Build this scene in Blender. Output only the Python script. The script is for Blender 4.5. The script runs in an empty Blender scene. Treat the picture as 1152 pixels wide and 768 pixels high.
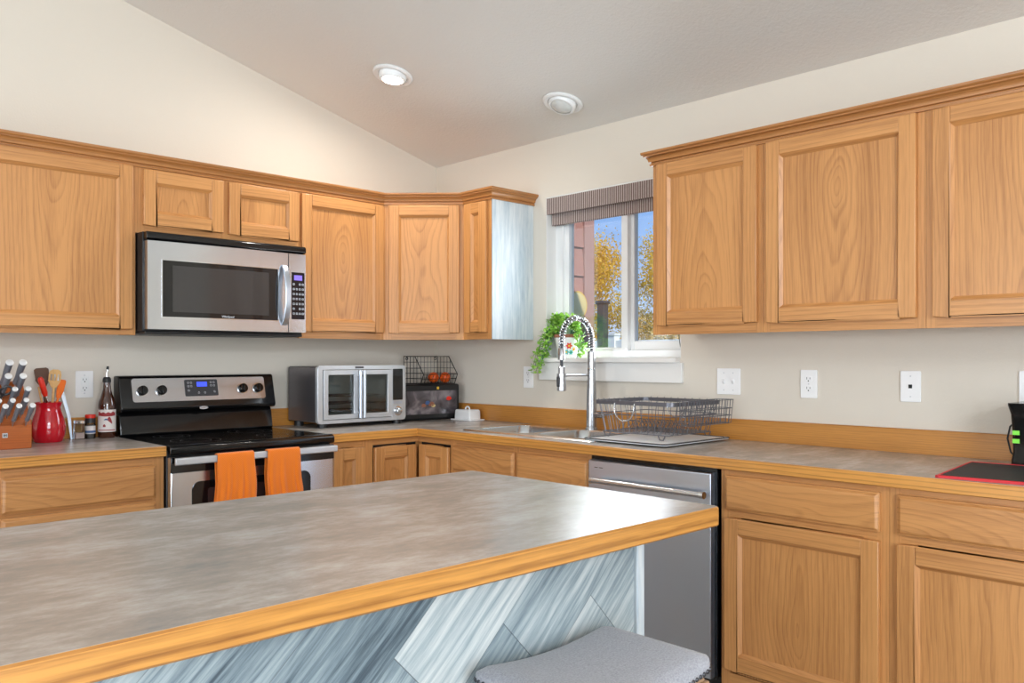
import bpy, bmesh, math, random
from mathutils import Vector, Matrix, Euler
random.seed(7)
R = math.radians
SC = bpy.context.scene
COL = SC.collection

# ------------------------------------------------------------------ camera
cam = bpy.data.cameras.new('camera')
cam.sensor_width = 36.0
cam.lens = 945.58 / 1152 * 36
cam.shift_y = 19.27 / 1152
cam.clip_start = 0.05
co = bpy.data.objects.new('camera', cam)
COL.objects.link(co)
co.location = (-3.2517, -4.0366, 1.2676)
co.rotation_euler = (R(90), 0, R(46.012 - 90))
SC.camera = co

# ------------------------------------------------------------------ colour, world, sun, daylight
SC.view_settings.view_transform = 'Standard'
SC.view_settings.look = 'None'
SC.view_settings.gamma = 1
SC.view_settings.use_curve_mapping = False
SC.view_settings.exposure = 0.0
SC.cycles.max_bounces = 10
SC.cycles.diffuse_bounces = 6
SC.cycles.caustics_reflective = False
SC.cycles.caustics_refractive = False
SC.cycles.use_denoising = True
SC.cycles.sample_clamp_indirect = 6

w = bpy.data.worlds.new('world'); SC.world = w; w.use_nodes = True
nt = w.node_tree
for n in list(nt.nodes): nt.nodes.remove(n)
out = nt.nodes.new('ShaderNodeOutputWorld'); bg = nt.nodes.new('ShaderNodeBackground')
tc = nt.nodes.new('ShaderNodeTexCoord'); sx = nt.nodes.new('ShaderNodeSeparateXYZ'); rp = nt.nodes.new('ShaderNodeValToRGB')
nt.links.new(tc.outputs['Generated'], sx.inputs[0]); nt.links.new(sx.outputs[2], rp.inputs[0])
nt.links.new(rp.outputs[0], bg.inputs[0]); nt.links.new(bg.outputs[0], out.inputs[0])
e = rp.color_ramp.elements
e[0].position = 0.0; e[0].color = (0.75, 0.85, 1.0, 1)
e[1].position = 0.35; e[1].color = (0.12, 0.30, 0.85, 1)
m_ = e.new(0.12); m_.color = (0.36, 0.58, 1.0, 1)
bg.inputs[1].default_value = 1.05

sun = bpy.data.lights.new('sun', 'SUN'); sun.energy = 4.5; sun.angle = R(1); sun.color = (1, .94, .84)
so = bpy.data.objects.new('sun', sun); COL.objects.link(so)
so.rotation_euler = Vector((0.28, 0.72, -0.62)).to_track_quat('-Z', 'Y').to_euler()

def area(name, loc, aim, sx_, sy_, power, col=(1, 1, 1)):
    l = bpy.data.lights.new(name, 'AREA'); l.shape = 'RECTANGLE'; l.size = sx_; l.size_y = sy_; l.energy = power; l.color = col
    o = bpy.data.objects.new(name, l); COL.objects.link(o); o.location = loc
    o.rotation_euler = Vector(aim).to_track_quat('-Z', 'Z').to_euler()
    return o
DAY = (0.85, 0.93, 1.0)
# daylight arriving at the openings of the room (patio door behind the camera, windows on the left wall, window over the sink), plus an added high gable fill
area('daylight_patio', (-3.9, -7.62, 1.25), (0, 1, 0.05), 2.7, 2.1, 175, DAY)
area('added_gable_fill', (-3.8, -7.62, 2.68), (0, 1, 0.02), 2.3, .45, 110, DAY)  # added high fill to brighten the upper walls; its gable opening is made up
area('daylight_left_window', (-7.5, -4.6, 1.55), (1, 0, 0), 1.7, 1.2, 115, DAY)
area('daylight_left_glass_door', (-7.5, -2.1, 1.2), (1, 0, 0), 1.5, 2.0, 120, DAY)
area('daylight_sink_window', (0.060, -1.36, 1.64), (-1, 0, 0), 0.74, 0.66, 8.5, DAY).data.spread = R(140)

# ------------------------------------------------------------------ node helpers
def srgb(r, g, b):
    f = lambda c: c / 12.92 if c <= .04045 else ((c + .055) / 1.055) ** 2.4
    return (f(r / 255), f(g / 255), f(b / 255), 1)

class NT:
    def __init__(s, name):
        s.m = bpy.data.materials.new(name); s.m.use_nodes = True; s.t = s.m.node_tree
        s.b = s.t.nodes['Principled BSDF']; s.out = s.t.nodes['Material Output']
    def n(s, k, **p):
        x = s.t.nodes.new(k)
        for a, v in p.items(): setattr(x, a, v)
        return x
    def l(s, a, b): s.t.links.new(a, b)
    def setin(s, node, key, v):
        if hasattr(v, 'links') or isinstance(v, bpy.types.NodeSocket): s.l(v, node.inputs[key])
        else: node.inputs[key].default_value = v
    def M(s, op, a, b=0.0, c=0.0):
        x = s.n('ShaderNodeMath', operation=op)
        for i, v in enumerate((a, b, c)): s.setin(x, i, v)
        return x.outputs[0]
    def comb(s, x, y, z=0.0):
        c = s.n('ShaderNodeCombineXYZ')
        for i, v in enumerate((x, y, z)): s.setin(c, i, v)
        return c.outputs[0]
    def noise(s, vec, scale=1.0, detail=3, rough=.5, dist=0.0):
        x = s.n('ShaderNodeTexNoise'); s.setin(x, 'Vector', vec)
        x.inputs['Scale'].default_value = scale; x.inputs['Detail'].default_value = detail
        x.inputs['Roughness'].default_value = rough; x.inputs['Distortion'].default_value = dist
        return x.outputs[0]
    def ramp(s, f, pts, interp='LINEAR'):
        x = s.n('ShaderNodeValToRGB'); s.l(f, x.inputs[0]); x.color_ramp.interpolation = interp
        e = x.color_ramp.elements
        e[0].position, e[0].color = pts[0]; e[1].position, e[1].color = pts[-1]
        for p, c in pts[1:-1]: q = e.new(p); q.color = c
        return x.outputs[0]
    def mix(s, f, a, b, mode='MIX'):
        x = s.n('ShaderNodeMix', data_type='RGBA', blend_type=mode)
        s.setin(x, 0, f); s.setin(x, 6, a); s.setin(x, 7, b); return x.outputs[2]
    def uv(s):
        x = s.n('ShaderNodeUVMap'); p = s.n('ShaderNodeSeparateXYZ'); s.l(x.outputs[0], p.inputs[0]); return p.outputs[0], p.outputs[1]
    def obj(s):
        x = s.n('ShaderNodeTexCoord'); return x.outputs['Object']
    def sep(s, v):
        p = s.n('ShaderNodeSeparateXYZ'); s.l(v, p.inputs[0]); return p.outputs
    def rnd(s):
        return s.n('ShaderNodeObjectInfo').outputs['Random']
    def bump(s, h, strength=.2, dist=.01):
        x = s.n('ShaderNodeBump'); s.l(h, x.inputs['Height']); x.inputs['Strength'].default_value = strength; x.inputs['Distance'].default_value = dist
        s.l(x.outputs[0], s.b.inputs['Normal'])
    def P(s, **p):
        for k, v in p.items(): s.setin(s.b, k.replace('_', ' '), v)
        return s

def plain(name, rgb, rough=.5, metal=0, **k):
    m = NT(name); m.P(Base_Color=srgb(*rgb), Roughness=rough, Metallic=metal, **k)
    v = m.noise(m.obj(), 60, 2); m.bump(v, .03, .002)
    return m.m

def oak(name, base, dark, rough=.38, F=58.0, fine=1.0, RC=.56):
    m = NT(name); u, v = m.uv(); r = m.rnd()
    vo = m.M('ADD', v, m.M('MULTIPLY', r, 7.3))
    n1 = m.noise(m.comb(m.M('MULTIPLY', u, 5.0), m.M('MULTIPLY', vo, 1.6), m.M('MULTIPLY', r, 20)), 1, 2, .5)
    n2 = m.noise(m.comb(m.M('MULTIPLY', u, 30.0), m.M('MULTIPLY', vo, 5.0), m.M('MULTIPLY', r, 9)), 1, 2, .5)
    w0 = m.M('ADD', m.M('MULTIPLY', m.M('SINE', m.M('MULTIPLY', vo, 3.1)), .075), m.M('MULTIPLY', m.M('SUBTRACT', n1, .5), .15))
    d = m.M('SQRT', m.M('ADD', m.M('MULTIPLY', u, u), m.M('MULTIPLY', w0, w0)))
    nd = m.noise(m.comb(m.M('MULTIPLY', d, 28.0), m.M('MULTIPLY', r, 30.0), 0.0), 1, 2, .5)
    ph = m.M('ADD', m.M('MULTIPLY', d, F), m.M('ADD', m.M('MULTIPLY', n2, .45), m.M('MULTIPLY', nd, 2.6)))
    s_ = m.M('FRACT', ph)
    ring = m.M('MULTIPLY', m.M('POWER', s_, 3.0), m.M('MINIMUM', m.M('MULTIPLY', m.M('SUBTRACT', 1.0, s_), 6.0), 1.0))
    ring = m.M('MULTIPLY', ring, m.M('ADD', m.M('MULTIPLY', nd, 1.2), .25))
    streak = m.noise(m.comb(m.M('MULTIPLY', u, 260.0), m.M('MULTIPLY', vo, 9.0), 0.0), 1, 3, .6)
    broad = m.noise(m.comb(m.M('MULTIPLY', u, 14.0), m.M('MULTIPLY', vo, 1.0), 3.0), 1, 2, .5)
    f = m.M('ADD', m.M('MULTIPLY', ring, RC), m.M('MULTIPLY', m.M('SUBTRACT', streak, .40), .85 * fine))
    f = m.M('ADD', f, m.M('MULTIPLY', m.M('SUBTRACT', broad, .5), .9))
    f = m.M('ADD', f, m.M('MULTIPLY', m.M('SUBTRACT', r, .5), .12))
    c = m.ramp(f, [(0.0, srgb(*base)), (.95, srgb(*dark))])
    m.P(Base_Color=c, Roughness=rough); m.b.inputs['Coat Weight'].default_value = .12; m.b.inputs['Coat Roughness'].default_value = .25
    m.bump(streak, .05, .002)
    return m.m

M = {}
M['oak'] = oak('honey_oak', (202, 144, 86), (138, 84, 40))
M['oak_low'] = M['oak']
M['oak_trim'] = oak('oak_moulding', (180, 122, 68), (112, 66, 30), .35, 90)
M['oak_edge'] = oak('oak_counter_edge', (210, 148, 72), (122, 70, 26), .32, 70, RC=1.0)

def wall_mat(name, rgb, bs=.10, sc=90):
    m = NT(name); v = m.noise(m.obj(), sc, 4, .6); v2 = m.noise(m.obj(), 1.5, 2)
    c = m.mix(m.M('MULTIPLY', v2, .25), srgb(*rgb), srgb(*[x * .95 for x in rgb]))
    m.P(Base_Color=c, Roughness=.85); m.bump(v, bs, .006); return m.m
M['wall'] = wall_mat('beige_wall_paint', (218, 210, 197), .12, 120)
M['ceiling'] = wall_mat('ceiling_paint', (226, 225, 221), .4, 75)
M['white'] = plain('white_vinyl', (236, 238, 238), .35)
M['white_trim'] = plain('white_painted_trim', (232, 231, 228), .45)
M['plate'] = plain('outlet_plastic', (240, 240, 240), .35)
M['black'] = plain('black_enamel', (14, 14, 15), .12)
M['blackm'] = plain('black_matte', (22, 22, 23), .45)
M['slot'] = plain('dark_slot', (30, 28, 26), .6)
M['dgrey'] = plain('dark_grey_plastic', (52, 52, 55), .4)
M['silver'] = plain('silver_paint', (205, 208, 212), .32, .55)
M['chrome'] = plain('chrome', (215, 217, 220), .12, 1.0)
M['whiteink'] = plain('white_print', (225, 228, 232), .5)

def steel(name, rgb, rough=.28, axis=0, k=260):
    m = NT(name); s_ = m.sep(m.obj())
    a = [1.5, 1.5, 1.5]
    for i in range(3):
        if i != axis: a[i] = k * 5
    v = m.noise(m.comb(m.M('MULTIPLY', s_[0], a[0]), m.M('MULTIPLY', s_[1], a[1]), m.M('MULTIPLY', s_[2], a[2])), 1, 2, .6)
    m.P(Base_Color=srgb(*rgb), Metallic=1.0, Roughness=m.M('ADD', m.M('MULTIPLY', v, .08), rough - .04))
    m.b.inputs['Anisotropic'].default_value = .5
    return m.m
M['steel'] = steel('brushed_stainless', (206, 209, 214), .20, 0)
M['steelz'] = steel('brushed_stainless_upright', (202, 212, 226), .33, 2)
M['sink'] = steel('sink_stainless', (205, 208, 210), .22, 1)
M['nickel'] = steel('brushed_nickel', (172, 172, 174), .27, 2, 120)

def glass(name, tint=(1, 1, 1), gloss=.08, rough=.02):
    m = NT(name); t = m.n('ShaderNodeBsdfTransparent'); t.inputs[0].default_value = (*tint, 1)
    g = m.n('ShaderNodeBsdfGlossy'); g.inputs['Roughness'].default_value = rough
    fr = m.n('ShaderNodeFresnel'); fr.inputs[0].default_value = 1.45
    mx = m.n('ShaderNodeMixShader'); m.l(m.M('MULTIPLY', fr.outputs[0], gloss / .04), mx.inputs[0])
    m.l(t.outputs[0], mx.inputs[1]); m.l(g.outputs[0], mx.inputs[2]); m.l(mx.outputs[0], m.out.inputs[0]); return m.m
M['glass'] = glass('window_glass', (.97, .985, .98), .03)
M['ovenglass'] = glass('oven_door_glass', (.86, .88, .87), .05)
M['jarglass'] = glass('jar_glass', (.86, .9, .9), .05)
M['darkglass'] = plain('smoked_glass', (20, 19, 19), .06)
M['mesh_glass'] = None
def mesh_glass():
    m = NT('microwave_window_mesh'); s_ = m.sep(m.obj())
    a = m.M('SINE', m.M('MULTIPLY', s_[0], 1800)); b = m.M('SINE', m.M('MULTIPLY', s_[2], 1800))
    f = m.M('MULTIPLY', m.M('ADD', a, 1), m.M('MULTIPLY', m.M('ADD', b, 1), .25))
    m.P(Base_Color=m.mix(f, srgb(48, 46, 45), srgb(78, 75, 74)), Roughness=.10); return m.m
M['mesh_glass'] = mesh_glass()

def laminate():
    m = NT('slate_laminate'); s_ = m.sep(m.obj())
    p = m.comb(m.M('MULTIPLY', s_[0], 4.0), m.M('MULTIPLY', s_[1], 8.5), 0.0)
    a = m.noise(p, 1, 4, .52, .2); b = m.noise(p, 6.0, 4, .6)
    c = m.noise(m.comb(m.M('MULTIPLY', s_[0], 130.0), m.M('MULTIPLY', s_[1], 200.0), 0.0), 1, 3, .6)
    f = m.M('ADD', m.M('MULTIPLY', a, .6), m.M('MULTIPLY', b, .30)); f = m.M('ADD', f, m.M('MULTIPLY', c, .10))
    col = m.ramp(f, [(.34, srgb(146, 143, 140)), (.47, srgb(166, 158, 150)), (.54, srgb(179, 172, 165)), (.68, srgb(200, 198, 195))])
    m.P(Base_Color=col, Roughness=.27); m.b.inputs['Specular IOR Level'].default_value = .62
    return m.m
M['lam'] = laminate()

def painted_wood(name, diagonal):
    """blue grey stained wood; diagonal boards with cross joints on the island, plain upright grain on the cabinet end"""
    m = NT(name); u, v = m.uv()
    if diagonal:
        ca, sa = math.cos(R(-47)), math.sin(R(-47))
        a = m.M('ADD', m.M('MULTIPLY', u, ca), m.M('MULTIPLY', v, sa))       # across the boards
        b = m.M('ADD', m.M('MULTIPLY', u, -sa), m.M('MULTIPLY', v, ca))      # along the boards
    else: a, b = u, v
    W = .19
    if diagonal:
        row = m.M('FLOOR', m.M('DIVIDE', a, W))
        bs = m.M('ADD', b, m.M('MULTIPLY', m.M('FRACT', m.M('MULTIPLY', row, .618)), .55))
        col_ = m.M('FLOOR', m.M('DIVIDE', bs, .55))
        idv = m.M('ADD', m.M('MULTIPLY', row, 3.7), m.M('MULTIPLY', col_, 1.9))
        ea = m.M('ABSOLUTE', m.M('SUBTRACT', m.M('FRACT', m.M('DIVIDE', a, W)), .5))
        eb = m.M('ABSOLUTE', m.M('SUBTRACT', m.M('FRACT', m.M('DIVIDE', bs, .55)), .5))
        seam = m.M('MAXIMUM', m.M('MULTIPLY', m.M('GREATER_THAN', ea, .4945), .45), m.M('MULTIPLY', m.M('GREATER_THAN', eb, .498), .7))
        b = bs
    else:
        idv = 1.0; seam = 0.0
    wob = m.noise(m.comb(m.M('MULTIPLY', a, 7.0), m.M('MULTIPLY', b, 3.0), idv), 1, 2, .5)
    vk = m.n('ShaderNodeTexVoronoi'); m.l(m.comb(m.M('MULTIPLY', a, 2.4), m.M('MULTIPLY', b, 1.5), 7.0), vk.inputs['Vector']); vk.inputs['Scale'].default_value = 1.0
    kd_ = vk.outputs['Distance']; kn = m.M('MAXIMUM', m.M('SUBTRACT', 1.0, m.M('DIVIDE', kd_, .30)), 0.0)
    a2 = m.M('ADD', m.M('ADD', a, m.M('MULTIPLY', wob, .03)), m.M('MULTIPLY', m.M('MULTIPLY', kn, kn), .07))
    knot = m.M('LESS_THAN', kd_, .035)
    st = m.noise(m.comb(m.M('MULTIPLY', a2, 110.0 if diagonal else 60.0), m.M('MULTIPLY', b, 5.0), idv), 1, 5, .7)
    br = m.noise(m.comb(m.M('MULTIPLY', a2, 11.0), m.M('MULTIPLY', b, 1.6), idv), 1, 3, .55)
    ring = m.M('FRACT', m.M('MULTIPLY', a2, 34.0)); ring = m.M('MULTIPLY', m.M('POWER', m.M('ABSOLUTE', m.M('SUBTRACT', m.M('MULTIPLY', ring, 2.0), 1.0)), 3.0), m.M('SUBTRACT', br, .25))
    f = m.M('ADD', m.M('MULTIPLY', st, .55), m.M('MULTIPLY', br, .6))
    if diagonal: f = m.M('ADD', m.M('SUBTRACT', f, .12), m.M('MULTIPLY', m.M('FRACT', m.M('MULTIPLY', m.M('SINE', m.M('MULTIPLY', idv, 12.9)), 43.7)), .17))
    f = m.M('SUBTRACT', f, m.M('MULTIPLY', ring, .30))
    if diagonal:
        col = m.ramp(f, [(.30, srgb(72, 86, 96)), (.42, srgb(120, 136, 144)), (.56, srgb(166, 179, 183)), (.74, srgb(214, 218, 216))])
        col = m.mix(seam, col, srgb(70, 80, 86))
    else:
        edge = m.ramp(m.M('ADD', u, m.M('MULTIPLY', wob, .10)), [(.10, (0, 0, 0, 1)), (.22, (1, 1, 1, 1))])
        col = m.ramp(f, [(.28, srgb(128, 150, 164)), (.46, srgb(184, 198, 206)), (.66, srgb(218, 224, 226))])
        col = m.mix(m.M('MULTIPLY', edge, .75), col, m.ramp(st, [(.35, srgb(62, 76, 80)), (.65, srgb(140, 160, 166))]))
    if diagonal: col = m.mix(m.M('MULTIPLY', knot, .45), col, srgb(120, 112, 104))
    m.P(Base_Color=col, Roughness=.5); m.bump(st, .12, .003); return m.m
M['blueboard'] = painted_wood('blue_stained_diagonal_boards', True)
M['blueend'] = painted_wood('blue_stained_cabinet_end', False)

def fabric(name, c1, c2, sc=900, bs=.5, rough=.9, waffle=False):
    m = NT(name); o = m.obj(); v = m.noise(o, sc, 2)
    h = v
    if waffle:
        u, vv = m.uv()
        h = m.M('MULTIPLY', m.M('SINE', m.M('MULTIPLY', u, 2 * math.pi / .0085)), m.M('SINE', m.M('MULTIPLY', vv, 2 * math.pi / .0085)))
        f = m.M('ADD', m.M('MULTIPLY', h, .35), .5); col = m.mix(f, srgb(*c2), srgb(*c1))
    else: col = m.mix(v, srgb(*c1), srgb(*c2))
    m.P(Base_Color=col, Roughness=rough); m.b.inputs['Sheen Weight'].default_value = .3
    m.bump(h, bs, .003); return m.m
M['towel'] = fabric('orange_waffle_cotton', (255, 146, 20), (240, 104, 4), waffle=True)
M['seat'] = fabric('grey_upholstery', (192, 192, 198), (120, 120, 128), 260, .6)
def woven():
    m = NT('woven_shade_fabric'); u, v = m.uv()
    a = m.M('FRACT', m.M('MULTIPLY', u, 75)); a = m.M('GREATER_THAN', a, .62)
    n = m.noise(m.comb(m.M('MULTIPLY', u, 300), m.M('MULTIPLY', v, 60), 0.0), 1, 2)
    c = m.mix(a, srgb(122, 102, 96), srgb(206, 194, 188)); c = m.mix(m.M('MULTIPLY', n, .5), c, srgb(88, 72, 68))
    m.P(Base_Color=c, Roughness=.9); m.bump(a, .3, .003); return m.m
M['woven'] = woven()
def floor_mat():
    m = NT('dark_plank_floor'); s_ = m.sep(m.obj())
    v = m.noise(m.comb(m.M('MULTIPLY', s_[0], 2.0), m.M('MULTIPLY', s_[1], 30.0), 0.0), 1, 4)
    row = m.M('FRACT', m.M('DIVIDE', s_[1], .15)); gap = m.M('LESS_THAN', row, .02)
    c = m.ramp(v, [(.3, srgb(140, 136, 132)), (.7, srgb(178, 174, 170))]); c = m.mix(gap, c, srgb(40, 30, 24))
    m.P(Base_Color=c, Roughness=.4); return m.m
M['floor'] = floor_mat()
M['block'] = oak('cherry_knife_block', (176, 92, 38), (126, 58, 22), .3, 120)
M['red'] = plain('red_glaze', (196, 12, 34), .10, 0, Coat_Weight=.6)
M['redplastic'] = plain('red_plastic', (222, 44, 22), .4)
M['orangeplastic'] = plain('orange_silicone', (238, 112, 24), .5)
M['handle'] = plain('grey_knife_handle', (112, 116, 124), .35)
M['cap'] = plain('steel_end_cap', (226, 228, 230), .35, .4)
M['woodspoon'] = oak('pale_beech', (222, 178, 118), (184, 132, 76), .5, 150)
M['brownspoon'] = plain('dark_walnut', (86, 54, 34), .5)
M['amber'] = NT('amber_glass').P(Base_Color=srgb(64, 28, 12), Roughness=.06, Coat_Weight=.8).m
M['paper'] = plain('label_paper', (222, 214, 210), .6)
M['labelred'] = plain('label_red', (150, 44, 48), .6)
M['labelblue'] = plain('label_blue', (60, 92, 140), .6)
M['salt'] = plain('pink_salt', (232, 196, 186), .8)
M['spice'] = plain('peppercorn', (96, 88, 84), .8)
M['ceramic'] = plain('white_ceramic', (240, 240, 240), .15, 0, Coat_Weight=.5)
M['orange'] = NT('orange_peel').P(Base_Color=srgb(236, 96, 30), Roughness=.35).m
M['wire'] = plain('grey_coated_wire', (104, 104, 110), .35, .5)
M['wireblk'] = plain('black_wire', (18, 18, 18), .4)
M['steelwire'] = plain('bright_steel_wire', (205, 205, 205), .2, 1)
M['matgrey'] = plain('pale_draining_mat', (232, 234, 236), .3)
M['matblack'] = NT('ribbed_black_rubber')
_m = M['matblack']; _s = _m.sep(_m.obj())
_h = _m.M('SINE', _m.M('MULTIPLY', _m.M('ADD', _s[0], _s[1]), 2 * math.pi / .011))
_m.P(Base_Color=srgb(30, 30, 32), Roughness=.5); _m.bump(_h, .9, .004); M['matblack'] = _m.m
M['rededge'] = plain('red_rubber', (206, 34, 44), .45)
M['leaf'] = NT('leaf_green')
_m = M['leaf']; _v = _m.noise(_m.obj(), 35, 2); _m.P(Base_Color=_m.mix(_v, srgb(120, 186, 62), srgb(190, 226, 112)), Roughness=.45)
_m.b.inputs['Transmission Weight'].default_value = 0; M['leaf'] = _m.m
M['terracotta'] = plain('terracotta', (150, 96, 74), .8)
M['soil'] = plain('soil', (60, 44, 34), .95)
M['teal'] = plain('teal_paint', (70, 176, 176), .4)
M['dkgreen'] = plain('green_paint', (48, 120, 62), .4)
M['yellow'] = plain('yellow_paint', (236, 190, 60), .4)
M['paleyellow'] = plain('pale_yellow_paint', (226, 204, 140), .5)
M['siding'] = plain('brown_siding', (178, 128, 116), .75)
M['sidetrim'] = plain('brown_trim_board', (176, 134, 124), .7)
M['bark'] = plain('aspen_bark', (190, 184, 170), .8)
M['darkpost'] = plain('dark_metal_post', (66, 66, 68), .6)
M['vinyl'] = plain('white_vinyl_fence', (232, 234, 232), .5)
M['grass'] = plain('grass', (124, 132, 70), .9)
M['legwood'] = oak('stool_leg_wood', (176, 140, 108), (128, 92, 64), .5, 120)
M['nail'] = plain('pewter_nailhead', (84, 84, 88), .3, .8)
def emit(name, rgb, st):
    m = NT(name); m.P(Base_Color=srgb(*rgb), Emission_Color=srgb(*rgb)); m.b.inputs['Emission Strength'].default_value = st; return m.m
M['lampon'] = emit('lit_lamp_glass', (255, 250, 240), 14)
M['lampoff'] = plain('lamp_glass_off', (214, 218, 216), .3)
M['bluelcd'] = emit('blue_display', (60, 80, 235), 1.0)
M['purplelcd'] = emit('violet_display', (120, 100, 200), .7)
M['greenled'] = emit('green_led', (110, 190, 60), .55)
def aspen(name, a, b):
    m = NT(name); v = m.noise(m.obj(), 3, 3); v2 = m.noise(m.obj(), 40, 1)
    c = m.mix(m.ramp(v2, [(.35, (0, 0, 0, 1)), (.65, (1, 1, 1, 1))]), srgb(*a), srgb(*b)); m.P(Base_Color=c, Roughness=.6)
    tr = m.n('ShaderNodeBsdfTranslucent'); m.l(c, tr.inputs[0]); mx = m.n('ShaderNodeMixShader'); mx.inputs[0].default_value = .4
    m.l(m.b.outputs[0], mx.inputs[1]); m.l(tr.outputs[0], mx.inputs[2]); m.l(mx.outputs[0], m.out.inputs[0]); return m.m
M['aspen'] = aspen('yellow_aspen_leaves', (248, 212, 78), (222, 184, 84))
M['aspen2'] = aspen('tan_aspen_leaves', (236, 204, 110), (200, 170, 92))
def bread_reflection():
    m = NT('painted_window_reflection'); o = m.obj()
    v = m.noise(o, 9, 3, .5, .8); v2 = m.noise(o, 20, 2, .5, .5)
    c = m.ramp(v, [(.35, srgb(54, 50, 54)), (.52, srgb(96, 90, 94)), (.66, srgb(150, 140, 142))])  # mottled greys paint a blurred room reflection into the colour
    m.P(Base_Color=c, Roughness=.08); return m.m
M['breadwin'] = bread_reflection()

# ------------------------------------------------------------------ mesh builder
class MB:
    def __init__(s): s.v = []; s.f = []; s.uv = []; s.mi = []; s.sm = []; s.T = None
    def add(s, verts, faces, g='z', mat=0, uo=0.0, smooth=False, uvs=None):
        G = {'x': Vector((1, 0, 0)), 'y': Vector((0, 1, 0)), 'z': Vector((0, 0, 1))}[g] if isinstance(g, str) else g
        b = len(s.v); V = [Vector(p) for p in verts]
        cu = None
        for f in faces:
            P = [V[i] for i in f]
            n = Vector((0, 0, 0))
            for i in range(len(P)): n += P[i].cross(P[(i + 1) % len(P)])
            if n.length < 1e-12: n = Vector((0, 0, 1))
            n.normalize()
            a = n.cross(G)
            if a.length < .3:
                h = Vector((1, 0, 0)) if abs(G.x) < .5 else Vector((0, 1, 0)); a = h; gg = G.cross(h)
            else: a.normalize(); gg = G
            # canonical sign so neighbours match
            if a.x + a.y * 1.01 + a.z * 1.02 < 0: a = -a
            s.uv.append([(p.dot(a) - (s.uc(a)) + uo, p.dot(gg)) for p in P] if uvs is None else [uvs[i] for i in f])
            s.f.append([i + b for i in f]); s.mi.append(mat); s.sm.append(smooth)
        s.v += [tuple(s.T @ p) if s.T else tuple(p) for p in V]
    center = Vector((0, 0, 0))
    def uc(s, a): return s.center.dot(a)
    def box(s, x0, x1, y0, y1, z0, z1, g='z', mat=0, uo=0.0, c=False):
        if x0 > x1: x0, x1 = x1, x0
        if y0 > y1: y0, y1 = y1, y0
        if z0 > z1: z0, z1 = z1, z0
        o = s.center
        s.center = Vector(((x0 + x1) / 2, (y0 + y1) / 2, (z0 + z1) / 2)) if c else Vector((0, 0, 0))
        v = [(x0, y0, z0), (x1, y0, z0), (x1, y1, z0), (x0, y1, z0), (x0, y0, z1), (x1, y0, z1), (x1, y1, z1), (x0, y1, z1)]
        s.add(v, [(0, 3, 2, 1), (4, 5, 6, 7), (0, 1, 5, 4), (1, 2, 6, 5), (2, 3, 7, 6), (3, 0, 4, 7)], g, mat, uo)
        s.center = o; return s
    def prism(s, pts, axis, a0, a1, g='z', mat=0, uo=0.0, smooth=False):
        """polygon pts (2D) extruded along axis. axis x: pts=(y,z); y: (x,z); z: (x,y)"""
        def P(p, t): return {'x': (t, p[0], p[1]), 'y': (p[0], t, p[1]), 'z': (p[0], p[1], t)}[axis]
        n = len(pts); v = [P(p, a0) for p in pts] + [P(p, a1) for p in pts]
        f = [tuple(range(n))[::-1], tuple(range(n, 2 * n))]
        s.add(v, f, g, mat, uo, False)
        s.add(v, [(i, (i + 1) % n, (i + 1) % n + n, i + n) for i in range(n)], g, mat, uo, smooth); return s
    def lathe(s, prof, seg=32, c=(0, 0, 0), mat=0, axis='z', smooth=True, caps=True, sx=1, sy=1):
        v = []; n = len(prof)
        for r, z in prof:
            for k in range(seg):
                a = 2 * math.pi * k / seg; p = (r * math.cos(a) * sx, r * math.sin(a) * sy, z)
                if axis == 'y': p = (p[0], -p[2], p[1])      # axis points to -y
                if axis == 'x': p = (-p[2], p[0], p[1])      # axis points to -x
                v.append((p[0] + c[0], p[1] + c[1], p[2] + c[2]))
        f = [(i * seg + k, i * seg + (k + 1) % seg, (i + 1) * seg + (k + 1) % seg, (i + 1) * seg + k) for i in range(n - 1) for k in range(seg)]
        s.add(v, f, 'z', mat, 0, smooth)
        if caps: s.add(v, [tuple(range(seg)), tuple(range((n - 1) * seg, n * seg))], 'z', mat, 0, False)
        return s
    def tube(s, path, r, seg=8, closed=False, mat=0, smooth=True):
        P = [Vector(p) for p in path]; n = len(P); rr = r if isinstance(r, (list, tuple)) else [r] * n
        T = []
        for i in range(n):
            a = P[(i - 1) % n] if (closed or i > 0) else P[0]; b = P[(i + 1) % n] if (closed or i < n - 1) else P[-1]
            d = (b - a); T.append(d.normalized() if d.length > 1e-9 else Vector((0, 0, 1)))
        up = Vector((0, 0, 1)) if abs(T[0].z) < .9 else Vector((1, 0, 0))
        N = T[0].cross(up).normalized(); v = []
        for i in range(n):
            if i: N = (N - T[i] * N.dot(T[i])); N = N.normalized() if N.length > 1e-6 else T[i].orthogonal().normalized()
            B = T[i].cross(N)
            for k in range(seg):
                a = 2 * math.pi * k / seg; v.append(P[i] + (N * math.cos(a) + B * math.sin(a)) * rr[i])
        m = n if closed else n - 1
        f = [(i * seg + k, i * seg + (k + 1) % seg, ((i + 1) % n) * seg + (k + 1) % seg, ((i + 1) % n) * seg + k) for i in range(m) for k in range(seg)]
        s.add(v, f, 'z', mat, 0, smooth)
        if not closed: s.add(v, [tuple(range(seg))[::-1], tuple(range((n - 1) * seg, n * seg))], 'z', mat, 0, False)
        return s
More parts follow.
